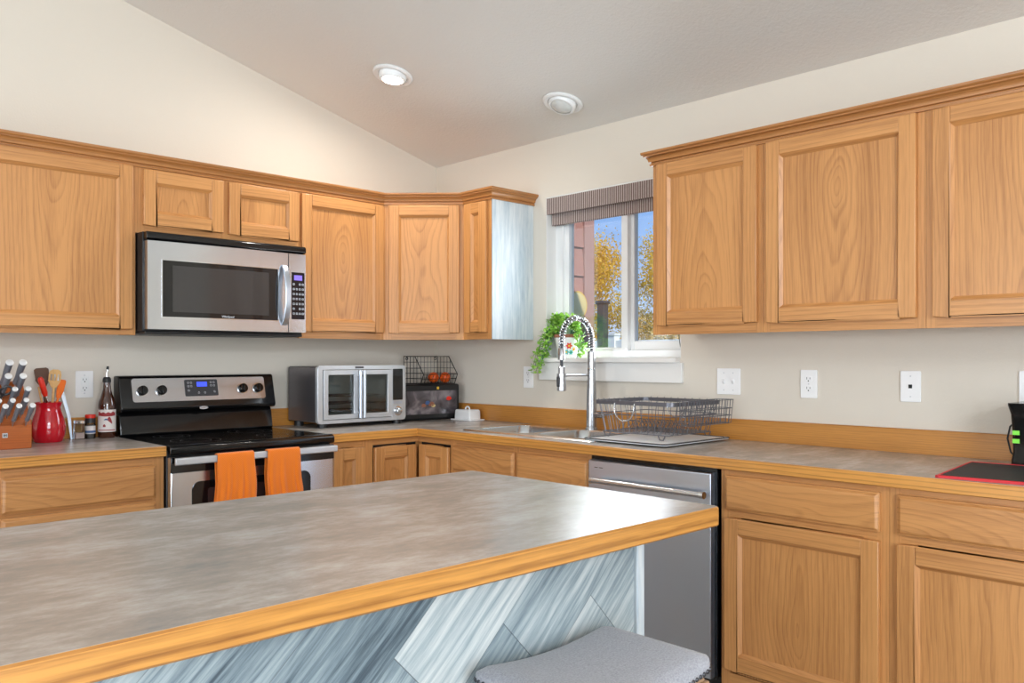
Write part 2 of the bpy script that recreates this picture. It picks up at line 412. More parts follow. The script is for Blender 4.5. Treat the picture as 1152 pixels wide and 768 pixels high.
    def sweep(s, path, prof, mat=0, left=True):
        """horizontal path (xy) with mitred corners; prof = (out, z), out measured to the left of travel"""
        P = [Vector((p[0], p[1])) for p in path]; n = len(P); rows = []
        for i in range(n):
            d1 = (P[i] - P[i - 1]).normalized() if i else None; d2 = (P[i + 1] - P[i]).normalized() if i < n - 1 else None
            nn = lambda d: Vector((-d.y, d.x)) if left else Vector((d.y, -d.x))
            if d1 is None: m = nn(d2)
            elif d2 is None: m = nn(d1)
            else: a, b = nn(d1), nn(d2); m = (a + b); m = m / m.dot(a)
            rows.append([(P[i].x + m.x * o, P[i].y + m.y * o, z) for o, z in prof])
        k = len(prof)
        for i in range(n - 1):
            v = rows[i] + rows[i + 1]; d = Vector((*(P[i + 1] - P[i]), 0)).normalized()
            s.add(v, [(j, (j + 1) % k, (j + 1) % k + k, j + k) for j in range(k)], d, mat, .3)
        s.add(rows[0], [tuple(range(k))], 'z', mat); s.add(rows[-1], [tuple(range(k))[::-1]], 'z', mat); return s
    def build(s, name, mats, parent=None, bevel=0, ang=35, seg=2, sharp=40, fix=True, loc=None):
        if not isinstance(mats, (list, tuple)): mats = [mats]
        off = Vector(loc) if loc else Vector((0, 0, 0))
        me = bpy.data.meshes.new(name); me.from_pydata([tuple(Vector(p) - off) for p in s.v], [], s.f)
        ul = me.uv_layers.new(name='UVMap'); i = 0
        for k, f in enumerate(s.f):
            me.polygons[k].material_index = s.mi[k]; me.polygons[k].use_smooth = True
            for q in range(len(f)): ul.data[i].uv = s.uv[k][q]; i += 1
        for m in mats: me.materials.append(m)
        bm = bmesh.new(); bm.from_mesh(me)
        bmesh.ops.remove_doubles(bm, verts=bm.verts, dist=1e-6)
        if fix: bmesh.ops.recalc_face_normals(bm, faces=bm.faces)
        bm.to_mesh(me); bm.free()
        me.set_sharp_from_angle(angle=R(sharp))
        o = bpy.data.objects.new(name, me); COL.objects.link(o)
        if loc: o.location = loc
        if bevel:
            b = o.modifiers.new('bevel', 'BEVEL'); b.width = bevel; b.segments = seg; b.limit_method = 'ANGLE'; b.angle_limit = R(ang); b.harden_normals = False
        if parent: o.parent = parent
        return o

def tag(o, label, cat, group=None):
    o['label'] = label; o['category'] = cat
    if group: o['group'] = group
    return o
def thing(name, label, cat, loc=(0, 0, 0), rz=0, group=None):
    o = bpy.data.objects.new(name, None); COL.objects.link(o); o.location = loc; o.rotation_euler = (0, 0, R(rz)); o.empty_display_size = .1
    return tag(o, label, cat, group)
def struct(o): o['kind'] = 'structure'; return o
def arc(c, r, a0, a1, n, plane='xz'):
    q = []
    for i in range(n + 1):
        a = R(a0 + (a1 - a0) * i / n); u, v = r * math.cos(a), r * math.sin(a)
        q.append({'xz': (c[0] + u, c[1], c[2] + v), 'yz': (c[0], c[1] + u, c[2] + v), 'xy': (c[0] + u, c[1] + v, c[2])}[plane])
    return q
def text(body, size, mat, parent, loc, rot, name, ext=.0004, xs=1.0):
    c = bpy.data.curves.new(name, 'FONT'); c.body = body; c.size = size; c.extrude = ext; c.align_x = 'CENTER'; c.align_y = 'CENTER'
    t = bpy.data.objects.new(name + '_src', c); COL.objects.link(t); bpy.context.view_layer.update()
    dg = bpy.context.evaluated_depsgraph_get(); me = bpy.data.meshes.new_from_object(t.evaluated_get(dg)); bpy.data.objects.remove(t)
    me.materials.clear(); me.materials.append(mat)
    o = bpy.data.objects.new(name, me); COL.objects.link(o); o.parent = parent; o.location = loc; o.rotation_euler = rot; o.scale = (xs, 1, 1); return o

# ------------------------------------------------------------------ the room
XL, YF = -7.4, -7.5; S = .2604; H0 = 2.437; XR = -3.7; HR = H0 - S * XR
t = .14
wa = MB(); wa.prism([(XL - t, 0), (.0, 0), (.0, H0), (XR, HR), (XL - t, H0 + .02)], 'y', 0, t)
struct(wa.build('wall_back', M['wall']))
wb = MB()
WY0, WY1, WZ0, WZ1 = -1.79, -.93, 1.27, 2.128
WT = .17
wb.box(0, WT, WY1, t, 0, H0); wb.box(0, WT, YF - t, WY0, 0, H0); wb.box(0, WT, WY0, WY1, 0, WZ0); wb.box(0, WT, WY0, WY1, WZ1, H0)
struct(wb.build('wall_right', M['wall']))
wl = MB()   # left wall: window and glass door openings
wl.box(XL - t, XL, YF, -5.5, 0, H0); wl.box(XL - t, XL, -5.5, -3.7, 0, .9); wl.box(XL - t, XL, -5.5, -3.7, 2.2, H0); wl.box(XL - t, XL, -3.7, -2.95, 0, H0)
wl.box(XL - t, XL, -2.95, -1.25, 2.2, H0); wl.box(XL - t, XL, -1.25, 0, 0, H0)
struct(wl.build('wall_left', M['wall']))
wf = MB()
wf.box(XL - t, -5.3, YF - t, YF, 0, H0); wf.box(-2.5, 0, YF - t, YF, 0, H0); wf.box(-5.3, -2.5, YF - t, YF, 2.2, H0)
gz = lambda x: H0 - S * x if x > XR else H0 + S * (x - XL)
wf.prism([(-2.5, H0), (0, H0), (-2.5, gz(-2.5))], 'y', YF - t, YF); wf.prism([(XL - t, H0), (-5.1, H0), (-5.1, gz(-5.1))], 'y', YF - t, YF)
wf.prism([(-5.1, 2.95), (-2.5, 2.95), (-2.5, gz(-2.5)), (XR, HR), (-5.1, gz(-5.1))], 'y', YF - t, YF)  # gap left below is the made-up gable opening for the added fill
struct(wf.build('wall_front', M['wall']))
struct(MB().box(XL - .2, .25, YF - .2, .2, -.1, 0).build('floor', M['floor']))
ce = MB(); ce.prism([(WT, H0 - S * WT), (XR, HR), (XL - t, H0), (XL - t, H0 + .15), (XR, HR + .15), (WT, H0 - S * WT + .15)], 'y', YF - t, t)
struct(ce.build('ceiling', M['ceiling']))
def win_frame(name, mk, parts):
    o = MB()
    for b in parts: o.box(*b)
    return struct(o.build(name, M['white'], bevel=.004))
win_frame('window_2', 0, [(XL - .1, XL - .04, -5.5, -5.45, .9, 2.2), (XL - .1, XL - .04, -3.75, -3.7, .9, 2.2), (XL - .1, XL - .04, -4.63, -4.57, .9, 2.2), (XL - .1, XL - .04, -5.45, -3.75, .9, .95), (XL - .1, XL - .04, -5.45, -3.75, 2.15, 2.2)])
win_frame('door_1', 0, [(XL - .1, XL - .04, -2.95, -2.87, 0, 2.2), (XL - .1, XL - .04, -1.33, -1.25, 0, 2.2), (XL - .1, XL - .04, -2.14, -2.06, .1, 2.12), (XL - .1, XL - .04, -2.87, -1.33, .02, .1), (XL - .1, XL - .04, -2.87, -1.33, 2.12, 2.2)])
win_frame('door_2', 0, [(-5.3, -5.22, YF - .1, YF - .04, 0, 2.2), (-2.58, -2.5, YF - .1, YF - .04, 0, 2.2), (-3.95, -3.85, YF - .1, YF - .04, .1, 2.12), (-5.22, -2.58, YF - .1, YF - .04, .02, .1), (-5.22, -2.58, YF - .1, YF - .04, 2.12, 2.2)])

# window over the sink
win = MB(); X0, X1 = .075, .15
win.box(X0, X1, WY1 - .055, WY1, WZ0, WZ1); win.box(X0, X1, WY0, WY0 + .05, WZ0, WZ1)
win.box(X0, X1, WY0 + .05, WY1 - .055, WZ0, WZ0 + .04); win.box(X0, X1, WY0 + .05, WY1 - .055, WZ1 - .05, WZ1)
win.box(X0 + .012, X1 - .02, WY1 - .085, WY1 - .055, WZ0 + .04, WZ1 - .05)
win.box(X0 - .006, X1 - .02, -1.425, -1.385, WZ0 + .03, WZ1 - .05)       # meeting stile, near sash
win.box(X0 + .02, X1 - .02, -1.446, -1.425, WZ0 + .03, WZ1 - .05)
win.box(X0 + .02, X1 - .02, WY0 + .05, -1.446, WZ0 + .04, WZ0 + .085)
win.box(X0 + .01, X1 - .03, -1.385, WY1 - .085, WZ0 + .04, WZ0 + .055)
win.box(X0 - .03, X0 + .0, -1.43, -1.35, WZ0 + .032, WZ0 + .048)         # sash latch
wo = struct(win.build('window_1', M['white'], bevel=.003))
g = MB(); g.box(.112, .116, WY0 + .05, WY1 - .07, WZ0 + .04, WZ1 - .05); go = g.build('glass_pane', M['glass'], wo)
rv = MB(); rv.box(0.001, X0, WY1 - .004, WY1 - .0005, WZ0, WZ1); rv.box(0.001, X0, WY0 + .0005, WY0 + .004, WZ0, WZ1); rv.box(.001, X0, WY0 + .004, WY1 - .004, WZ1 - .004, WZ1 - .0005)
struct(rv.build('trim_1', M['white_trim']))
sl = MB(); sl.box(-.038, X0, WY0 - .015 + .02, WY1 + .02, WZ0 - .022, WZ0 + .002)
so_ = struct(sl.build('trim_2', M['white_trim'], bevel=.004))
ap = MB(); ap.box(-.018, -.0005, -1.805, -.893, 1.155, WZ0 - .022); struct(ap.build('trim_3', M['white_trim'], bevel=.002))

# woven shade
sh = thing('window_shade', 'brown woven roman shade folded up at the top of the window over the sink', 'blind', (0, -1.36, 2.0))
v = MB(); v.box(.0, .012, -.426, .427, .036, .124, g='z'); v.build('valance', M['woven'], sh)
v = MB(); v.box(-.002, .03, -.427, .427, .120, .1265); v.build('head_rail', M['white_trim'], sh, bevel=.002)
v = MB()
for i in range(4): v.box(.028 + .009 * i, .034 + .009 * i, -.415, .415, -.022 + .008 * (i % 2), .09)
v.build('folded_shade', M['woven'], sh, bevel=.002)
cd = MB(); cd.tube([(.02, -.405, .03), (.018, -.408, -.25), (.016, -.404, -.55), (.014, -.41, -.64), (.012, -.419, -.68)], .002, 6); cd.build('pull_cord', M['blackm'], sh)

# recessed ceiling lamps
def can_light(name, label, x, y, on, tilt=0):
    z = H0 - S * x
    o = thing(name, label, 'ceiling light', (x, y, z), 0, 'recessed ceiling lamps'); o.rotation_euler = (0, math.atan(S), 0)
    a = MB(); a.lathe([(.070, -.001), (.098, -.001), (.099, -.006), (.090, -.012), (.074, -.010), (.070, -.004)], 40, caps=False); a.build('trim_ring', M['white'], o)
    a = MB(); a.T = Matrix.Rotation(R(tilt), 4, 'Y') @ Matrix.Translation((0, 0, 0))
    a.lathe([(.069, .012), (.068, -.018), (.060, -.028), (.052, -.028)], 40, caps=False); a.build('eyeball', M['white'], o)
    a = MB(); a.T = Matrix.Rotation(R(tilt), 4, 'Y')
    a.lathe([(.053, -.024), (.045, -.031), (.02, -.034), (.001, -.035)], 32, caps=False); a.build('bulb', M['lampon'] if on else M['lampoff'], o)
    if on:
        l = bpy.data.lights.new('lamp_light', 'AREA'); l.shape = 'DISK'; l.size = .1; l.energy = 9; l.color = (1, .93, .84)
        q = bpy.data.objects.new('lamp_light', l); COL.objects.link(q); q.parent = o; q.location = (0, 0, -.045)
    return o
can_light('recessed_light', 'lit round recessed ceiling lamp with white trim, nearer the range wall', -.823, -.685, True, -8)
can_light('recessed_light', 'unlit round recessed ceiling lamp with grey bulb, above the sink window', -.258, -1.288, False, 10)
# ------------------------------------------------------------------ cabinets (local frame: x along the wall to the right, -y into the room)
def door_mb(mb, x0, x1, z0, z1, yb, g='z', fr=.055, th=.02):
    yf = yb - th
    mb.box(x0, x0 + fr, yf, yb, z0, z1, 'z', uo=.33); mb.box(x1 - fr, x1, yf, yb, z0, z1, 'z', uo=.47)
    mb.box(x0 + fr, x1 - fr, yf, yb, z1 - fr, z1, 'x', uo=.40); mb.box(x0 + fr, x1 - fr, yf, yb, z0, z0 + fr, 'x', uo=.28)
def bead_mb(mb, x0, x1, z0, z1, yb, fr=.055, th=.02):
    """sloped moulding between frame and panel"""
    a0, a1, c0, c1 = x0 + fr, x1 - fr, z0 + fr, z1 - fr; s = .011; y0 = yb - th + .003; y1 = yb - .0055
    V = [(a0, y0, c0), (a1, y0, c0), (a1, y0, c1), (a0, y0, c1), (a0 + s, y1, c0 + s), (a1 - s, y1, c0 + s), (a1 - s, y1, c1 - s), (a0 + s, y1, c1 - s)]
    mb.add(V, [(0, 1, 5, 4)], 'x', 0, .2); mb.add(V, [(2, 3, 7, 6)], 'x', 0, .2); mb.add(V, [(1, 2, 6, 5)], 'z', 0, .2); mb.add(V, [(3, 0, 4, 7)], 'z', 0, .2)
def make_door(parent, x0, x1, z0, z1, yb, name='door', mat=None, fr=.055):
    mat = mat or M['oak']
    a = MB(); door_mb(a, x0, x1, z0, z1, yb, fr=fr); d = a.build(name, mat, parent, bevel=.0035)
    b = MB(); b.box(x0 + fr - .002, x1 - fr + .002, yb - .005, yb - .001, z0 + fr - .002, z1 - fr + .002, 'z', c=True)
    b.center = Vector((0, 0, 0)); bead_mb(b, x0, x1, z0, z1, yb, fr)
    b.build('door_panel', mat, d, fix=False)
    return d
def make_drawer(parent, x0, x1, z0, z1, yb, mat=None, name='drawer_front'):
    mat = mat or M['oak']
    a = MB(); a.box(x0, x1, yb - .013, yb, z0, z1, 'x', c=True, uo=.05)
    s = .012; V = [(x0 + .004, yb - .013, z0 + .004), (x1 - .004, yb - .013, z0 + .004), (x1 - .004, yb - .013, z1 - .004), (x0 + .004, yb - .013, z1 - .004),
                   (x0 + s, yb - .020, z0 + s), (x1 - s, yb - .020, z0 + s), (x1 - s, yb - .020, z1 - s), (x0 + s, yb - .020, z1 - s)]
    a.center = Vector(((x0 + x1) / 2, yb, (z0 + z1) / 2))
    a.add(V, [(4, 5, 6, 7), (0, 1, 5, 4), (1, 2, 6, 5), (2, 3, 7, 6), (3, 0, 4, 7)], 'x', 0, .05)
    return a.build(name, mat, parent, bevel=.002)
def face_frame(parent, w, z0, z1, yf, stiles, rails, mat=None, th=.019):
    """stiles: list of (x0,x1); rails: list of (z0,z1)"""
    a = MB()
    for i, (p, q) in enumerate(stiles): a.box(p, q, yf, yf + th, z0, z1, 'z', uo=.3 + .05 * i)
    for i, (p, q) in enumerate(rails):
        for k in range(len(stiles) - 1): a.box(stiles[k][1], stiles[k + 1][0], yf, yf + th, p, q, 'x', uo=.25 + .04 * i)
    return a.build('face_frame', mat or M['oak'], parent)
UD, BD = .305, .61
UZ0, UZ1 = 1.369, 2.106

def upper(label, start, wall, w, doors, z0=UZ0, group='wall cabinets'):
    loc, rz = ((start, -.001, 0), 0) if wall == 'A' else ((-.001, start, 0), -90)
    o = thing('wall_cabinet', label, 'cabinet', (loc[0], loc[1], z0), rz, group)
    h = UZ1 - z0; yf = -UD
    b = MB(); b.box(.0005, w - .0005, yf + .019, 0, .010, h, 'z', uo=.3); b.build('body', M['oak'], o)
    xs = [0.0] + [p for d in doors for p in (d[0] + .01, d[1] - .01)] + [w]
    st = [(max(0, xs[i]), xs[i + 1]) for i in range(0, len(xs), 2)]
    face_frame(o, w, 0, h, yf, st, [(0, .045), (h - .04, h)])
    for d in doors: make_door(o, d[0], d[1], d[2] - z0, d[3] - z0, yf)
    return o
DT, DB = 2.088, 1.405
G = 'wall_cabinet'
upper('oak wall cabinet with one wide door, left of the microwave', -2.56, 'A', .655, [(.05, .64, DB - .012, DT + .005)])
upper('oak wall cabinet beyond the left edge of the range wall', -3.20, 'A', .639, [(.03, .61, DB - .012, DT + .005)])
upper('short oak wall cabinet with two small doors above the microwave', -1.905, 'A', .787, [(.029, .390, 1.847, 2.087), (.416, .779, 1.845, 2.087)], 1.811)
upper('oak wall cabinet with single door between microwave and corner cabinet', -1.117, 'A', .506, [(.006, .496, DB, 2.086)])
upper('narrow oak wall cabinet beside the window with a blue stained end', -.611, 'B', .222, [(.022, .196, DB, DT)])
ue = [o for o in COL.objects if o.get('label', '').startswith('narrow oak wall')][0]
pn = MB(); pn.box(.2225, .2255, -UD + .001, 0, 0, UZ1 - UZ0, 'z'); pn.build('end_panel', M['blueend'], ue)
upper('oak wall cabinet with single door just right of the window', -1.859, 'B', .519, [(.028, .500, 1.408, 2.112 - .02)])
upper('wide oak wall cabinet in the middle of the right hand run', -2.379, 'B', .598, [(.019, .571, 1.405, 2.092)])
upper('oak wall cabinet cut by the right edge of the photo', -2.978, 'B', .62, [(.024, .596, 1.405, 2.100 - .01)])
# diagonal corner cabinet
dc = thing('corner_wall_cabinet', 'diagonal oak corner wall cabinet with single door', 'cabinet', (-.001, -.001, UZ0), 0)
h = UZ1 - UZ0
b = MB(); b.prism([(0, 0), (-.608, 0), (-.608, -.300), (-.300, -.608), (0, -.608)], 'z', .010, h, 'z', uo=.3); b.build('body', M['oak'], dc)
L = math.hypot(.305, .305)
mt = Matrix.Translation((-.609, -.304, 0)) @ Matrix.Rotation(R(-45), 4, 'Z')
def xf(o, mtx): o.matrix_local = mtx; return o
ff = face_frame(dc, L, 0, h, -.000, [(0, .045), (L - .045, L)], [(0, .045), (h - .04, h)], th=.004); xf(ff, mt)
dd = make_door(dc, .030, L - .022, DB - UZ0, DT - UZ0, -.001); xf(dd, mt)

# crown mouldings
prof = [(0, 2.094), (.010, 2.094), (.011, 2.101), (.006, 2.103), (.006, 2.107), (.014, 2.110), (.015, 2.114), (.017, 2.122), (.023, 2.129), (.031, 2.132), (.031, 2.137), (.036, 2.139), (.039, 2.144), (.039, 2.151), (0, 2.151)]
cm = MB(); e0 = -.8365
cm.sweep([(-3.2, -.3065), (-.6102, -.3065), (-.3065, -.6102), (-.3065, e0 - .0003), (0 - .001, e0 - .0003)], prof, left=False)
tag(cm.build('crown_moulding', M['oak_trim'], loc=(-.9, -.31, 2.1)), 'oak crown moulding over the range wall and corner cabinets', 'moulding')
cm = MB(); cm.sweep([(-.001, -1.8582), (-.3065, -1.8582), (-.3065, -3.598)], prof, left=False)
tag(cm.build('crown_moulding', M['oak_trim'], loc=(-.3, -2.7, 2.1)), 'oak crown moulding over the right hand wall cabinets', 'moulding')

# ---- base cabinets
CT = .916; CU = .877; KZ = .10
def base(label, start, wall, w, fronts, stiles, rails, name='base_cabinet', depth=BD):
    loc, rz = ((start, -.001, 0), 0) if wall == 'A' else ((-.001, start, 0), -90)
    o = thing(name, label, 'cabinet', (loc[0], loc[1], 0), rz, 'base cabinets')
    b = MB(); zt_ = .70 if 'sink base' in label else CU - .001
    b.box(.0005, w - .0005, -depth + .019, -.01, KZ, zt_, 'z', uo=.3)
    if zt_ < .8: b.box(.0005, .012, -depth + .019, -.01, zt_, CU - .001, 'z'); b.box(w - .012, w - .0005, -depth + .019, -.01, zt_, CU - .001, 'z')
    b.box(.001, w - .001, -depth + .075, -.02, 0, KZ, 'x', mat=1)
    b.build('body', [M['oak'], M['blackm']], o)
    face_frame(o, w, KZ, CU - .001, -depth, stiles, rails)
    for f in fronts:
        if f[0] == 'door': make_door(o, *f[1:], -depth)
        else: make_drawer(o, *f[1:], -depth)
    return o
RL = [(KZ, KZ + .05), (.69, .74), (.84, CU - .001)]
base('oak base cabinet with drawers left of the range', -2.515, 'A', .611, [('drawer', .032, .577, .709, .842), ('drawer', .032, .577, .43, .695), ('drawer', .032, .577, .14, .416)], [(0, .045), (.565, .611)], RL)
base('oak base cabinet under the far left end of the worktop', -3.12, 'A', .604, [('drawer', .03, .574, .709, .842), ('door', .03, .574, .14, .695)], [(0, .045), (.56, .604)], RL)
base('narrow oak base cabinet with one slim door right of the range', -1.135, 'A', .214, [('door', .012, .190, .14, .842)], [(0, .024), (.18, .214)], [(KZ, KZ + .05), (.83, CU - .001)])
# lazy susan corner
ls = thing('corner_base_cabinet', 'oak corner base cabinet with a pair of doors meeting in the inside corner', 'cabinet', (-.001, -.001, 0))
b = MB(); b.prism([(0, -.01), (-.919, -.01), (-.919, -.588), (-.588, -.588), (-.588, -.879), (-.01, -.879)], 'z', KZ, CU - .001, uo=.3)
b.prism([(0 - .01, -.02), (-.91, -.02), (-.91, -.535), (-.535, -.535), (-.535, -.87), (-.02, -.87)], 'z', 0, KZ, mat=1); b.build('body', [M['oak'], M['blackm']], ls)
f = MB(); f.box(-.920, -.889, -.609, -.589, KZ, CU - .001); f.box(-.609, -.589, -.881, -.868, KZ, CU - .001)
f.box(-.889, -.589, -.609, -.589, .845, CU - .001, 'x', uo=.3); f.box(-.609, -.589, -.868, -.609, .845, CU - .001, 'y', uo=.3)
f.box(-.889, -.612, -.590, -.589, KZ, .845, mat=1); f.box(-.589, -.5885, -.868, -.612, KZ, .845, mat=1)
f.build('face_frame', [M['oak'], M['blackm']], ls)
make_door(ls, -.886, -.634, .14, .833, -.6085)
d2 = make_door(ls, .636, .866, .14, .833, 0); d2.matrix_local = Matrix.Translation((-.6085, 0, 0)) @ Matrix.Rotation(R(-90), 4, 'Z')
base('wide oak sink base cabinet with two false drawer fronts', -.8825, 'B', .890, [('drawer', .016, .444, .725, .846), ('drawer', .461, .884, .725, .846), ('door', .016, .444, .14, .70), ('door', .461, .884, .14, .70)], [(0, .03), (.43, .47), (.87, .890)], RL)
base('oak base cabinet with drawer over door, just right of the dishwasher', -2.386, 'B', .593, [('drawer', .020, .567, .730, .853), ('door', .020, .567, .165, .702)], [(0, .035), (.555, .593)], RL)
base('oak base cabinet with drawer over door, at the right edge of the photo', -2.980, 'B', .62, [('drawer', .026, .59, .730, .853), ('door', .026, .59, .165, .702)], [(0, .035), (.58, .62)], RL)

# ---- worktops
def rounded_front(a, path, z0, z1, d=.0, left=False):
    p = [(-.02, z0), (.003, z0), (.006, z0 + .003), (.006, z1 - .004), (.003, z1 - .0005), (-.02, z1 - .0005)]
    a.sweep(path, p, left=left)
CF = -.638
w1 = thing('worktop', 'grey laminate worktop with oak edge left of the range', 'countertop', (-2.5, -.3, CU))
a = MB(); a.T = Matrix.Translation((2.5, .3, -CU)); a.box(-3.2, -1.906, CF, -.001, CU, CT); a.build('laminate_top', M['lam'], w1)
a = MB(); a.T = Matrix.Translation((2.5, .3, -CU)); rounded_front(a, [(-3.2, CF), (-1.906, CF)], CU - .002, CT); a.build('oak_edge', M['oak_edge'], w1)
w2 = thing('worktop', 'long L shaped grey laminate worktop with oak edge holding the sink', 'countertop', (-.5, -.5, CU))
a = MB(); a.T = Matrix.Translation((.5, .5, -CU))
SX0, SX1, SY0, SY1 = -.565, -.06, -1.745, -.893     # sink cutout
YE = -3.62
sx0, sx1, sy0, sy1 = SX0 + .02, SX1 - .02, SY0 + .02, SY1 - .02
a.box(-1.136, -.001, CF, -.001, CU, CT); a.box(CF, -.001, sy1, CF, CU, CT); a.box(CF, -.001, YE, sy0, CU, CT)
a.box(CF, sx0, sy0, sy1, CU, CT); a.box(sx1, -.001, sy0, sy1, CU, CT)
a.build('laminate_top', M['lam'], w2)
a = MB(); a.T = Matrix.Translation((.5, .5, -CU)); rounded_front(a, [(-1.136, CF), (CF, CF), (CF, YE)], CU - .002, CT); a.build('oak_edge', M['oak_edge'], w2)
# backsplashes
BH = 1.006
M['oak_splash'] = oak('oak_backsplash', (198, 136, 62), (140, 84, 32), .34, 120)
def splash(label, path):
    a = MB(); a.sweep(path, [(0.001, CT + .0005), (.019, CT + .0005), (.019, BH - .003), (.016, BH), (.001, BH)], left=False)
    return tag(a.build('backsplash', M['oak_splash'], loc=(path[0][0], path[0][1], CT)), label, 'backsplash')
splash('low oak backsplash behind the crock left of the range', [(-3.2, 0), (-1.906, 0)])
splash('long low oak backsplash around the corner and along the window wall', [(-1.136, 0), (0, 0), (0, YE)])

# ---- island
IX0, IX1, IY0, IY1 = -3.65, -1.494, -2.937, -2.033; IZ = .9147
il = thing('kitchen_island', 'large island with grey laminate top and blue stained diagonal boards', 'kitchen island', (-2.5, -2.4, 0))
T = Matrix.Translation((2.5, 2.4, 0))
def rrect(x0, x1, y0, y1, r, n=6):
    q = []
    for cx, cy, a0 in ((x1 - r, y1 - r, 0), (x0 + r, y1 - r, 90), (x0 + r, y0 + r, 180), (x1 - r, y0 + r, 270)):
        for i in range(n + 1): a_ = R(a0 + 90 * i / n); q.append((cx + r * math.cos(a_), cy + r * math.sin(a_)))
    return q
a = MB(); a.T = T; a.prism(rrect(IX0 + .004, IX1 - .004, IY0 + .004, IY1 - .004, .012), 'z', IZ - .036, IZ); a.build('laminate_top', M['lam'], il)
a = MB(); a.T = T
pth = rrect(IX0 + .004, IX1 - .004, IY0 + .004, IY1 - .004, .012, 3); pth = pth + [pth[0]]
z0, z1 = IZ - .046, IZ
sc_ = [(-.02, z0), (.001, z0), (.004, z0 + .003), (.004, z1 - .004), (.001, z1 - .0005), (-.003, z1 - .0005), (-.003, z0 + .01), (-.02, z0 + .01)]
a.sweep(pth, sc_, left=False); a.build('oak_edge', M['oak_edge'], il)
BX0, BX1, BY0, BY1 = -3.5, -1.545, -2.742, -2.06
a = MB(); a.T = T; a.box(BX0 + .02, BX1 - .012, BY0 + .012, BY1, .0, IZ - .037); a.build('body', M['blueboard'], il)
a = MB(); a.T = T; a.box(BX0, BX1 - .034, BY0, BY0 + .011, .004, IZ - .047, 'z'); a.build('board_panel', M['blueboard'], il)
a = MB(); a.T = T; a.box(BX1 - .029, BX1, BY0 - .006, BY0 + .03, .002, IZ - .047, 'z'); a.build('corner_trim', M['blueend'], il, bevel=.002)

# ------------------------------------------------------------------ range
rg = thing('range', 'stainless and black electric range with glass cooktop', 'stove', (-1.52, 0, 0))
# local: x centre, width .762
W2 = .379
a = MB(); a.box(-W2, W2, -.628, -.02, .02, .895); a.box(-W2 + .02, W2 - .02, -.58, -.05, 0, .02); a.build('body', M['blackm'], rg, bevel=.003)
a = MB(); a.prism([(-.662, .878), (-.668, .886), (-.668, .908), (-.655, .9165), (-.640, .918), (-.628, .9155), (-.075, .9155), (-.075, .896), (-.64, .896)], 'x', -W2 - .0, W2 + .0); a.build('cooktop', M['black'], rg, bevel=.002)
a = MB()
for x, y, r in ((-.19, -.47, .105), (.19, -.47, .09), (-.19, -.21, .08), (.19, -.21, .105)):
    for rr in (r, r * .62):
        a = MB(); a.lathe([(rr, .9162), (rr - .003, .9162)], 40, c=(x, y, 0), caps=False); a.build('burner_ring', M['dgrey'], rg, fix=False)
# backguard: low recessed part, overhanging sloped housing
a = MB(); a.prism([(-.074, .905), (-.095, .920), (-.080, 1.000), (-.070, 1.022), (-.02, 1.022), (-.02, .905)], 'x', -W2 + .004, W2 - .004, smooth=False); a.build('backguard_base', M['black'], rg, bevel=.006, seg=3)
a = MB(); a.prism([(-.070, 1.020), (-.112, 1.026), (-.118, 1.040), (-.082, 1.182), (-.072, 1.189), (-.02, 1.189), (-.02, 1.020)], 'x', -W2, W2); bk = a.build('backguard', M['black'], rg, bevel=.006, seg=3)
# panel plane from (-.118,1.040) to (-.082,1.182)
th = math.atan2(.036, .142)
PM = Matrix.Translation((0, -.118, 1.040)) @ Matrix.Rotation(-th, 4, 'X')     # local z runs up the slope, -y out of it
def onpanel(mb): mb.T = PM; return mb
a = onpanel(MB()); pts = rrect(-.325, .325, .030, .140, .012)
pts = [(x, z + (.010 * (1 - abs(x) / .33) * -1 if z < .08 else 0)) for x, z in pts]
a.prism(pts, 'y', -.003, .002); cp = a.build('control_panel', M['steel'], rg)
a = onpanel(MB()); a.prism(rrect(-.083, .078, .050, .130, .006), 'y', -.0055, -.0028); dp = a.build('display_panel', M['dgrey'], rg)
a = onpanel(MB()); a.box(-.025, .025, -.0068, -.0054, .096, .118); a.build('display', M['bluelcd'], dp)
a = onpanel(MB())
for x, z in ((-.066, .115), (-.052, .115), (-.066, .098), (-.052, .098), (-.066, .078), (-.018, .066), (.012, .066), (.045, .116), (.06, .116), (.045, .1), (.06, .1), (.06, .07)):
    a = onpanel(MB()); a.lathe([(.0048, 0), (.0036, 0)], 14, c=(x, -.0058, z), axis='y', caps=False); a.build('button', M['whiteink'], dp, fix=False)
for x in (-.281, -.194, .206, .288):
    k = onpanel(MB()); k.lathe([(.027, 0), (.027, .003)], 32, c=(x, -.003, .082), axis='y'); kb = k.build('knob', M['chrome'], rg)
    k = onpanel(MB()); k.lathe([(.0225, .003), (.0215, .018), (.019, .021)], 32, c=(x, -.003, .082), axis='y'); k.box(x - .0045, x + .0045, -.031, -.022, .063, .101); k.build('knob_dial', M['black'], kb, bevel=.001)
a = MB(); a.T = Matrix.Translation((.0, -.1175, 1.034)); a.prism([(.021 * math.cos(R(q)), .0075 * math.sin(R(q))) for q in range(0, 360, 15)], 'y', -.003, .004); a.T = None
bd = a.build('badge', M['chrome'], rg)
text('Whirlpool', .008, M['dgrey'], rg, (0, -.1209, 1.034), (R(90), 0, 0), 'badge_lettering', .0002)
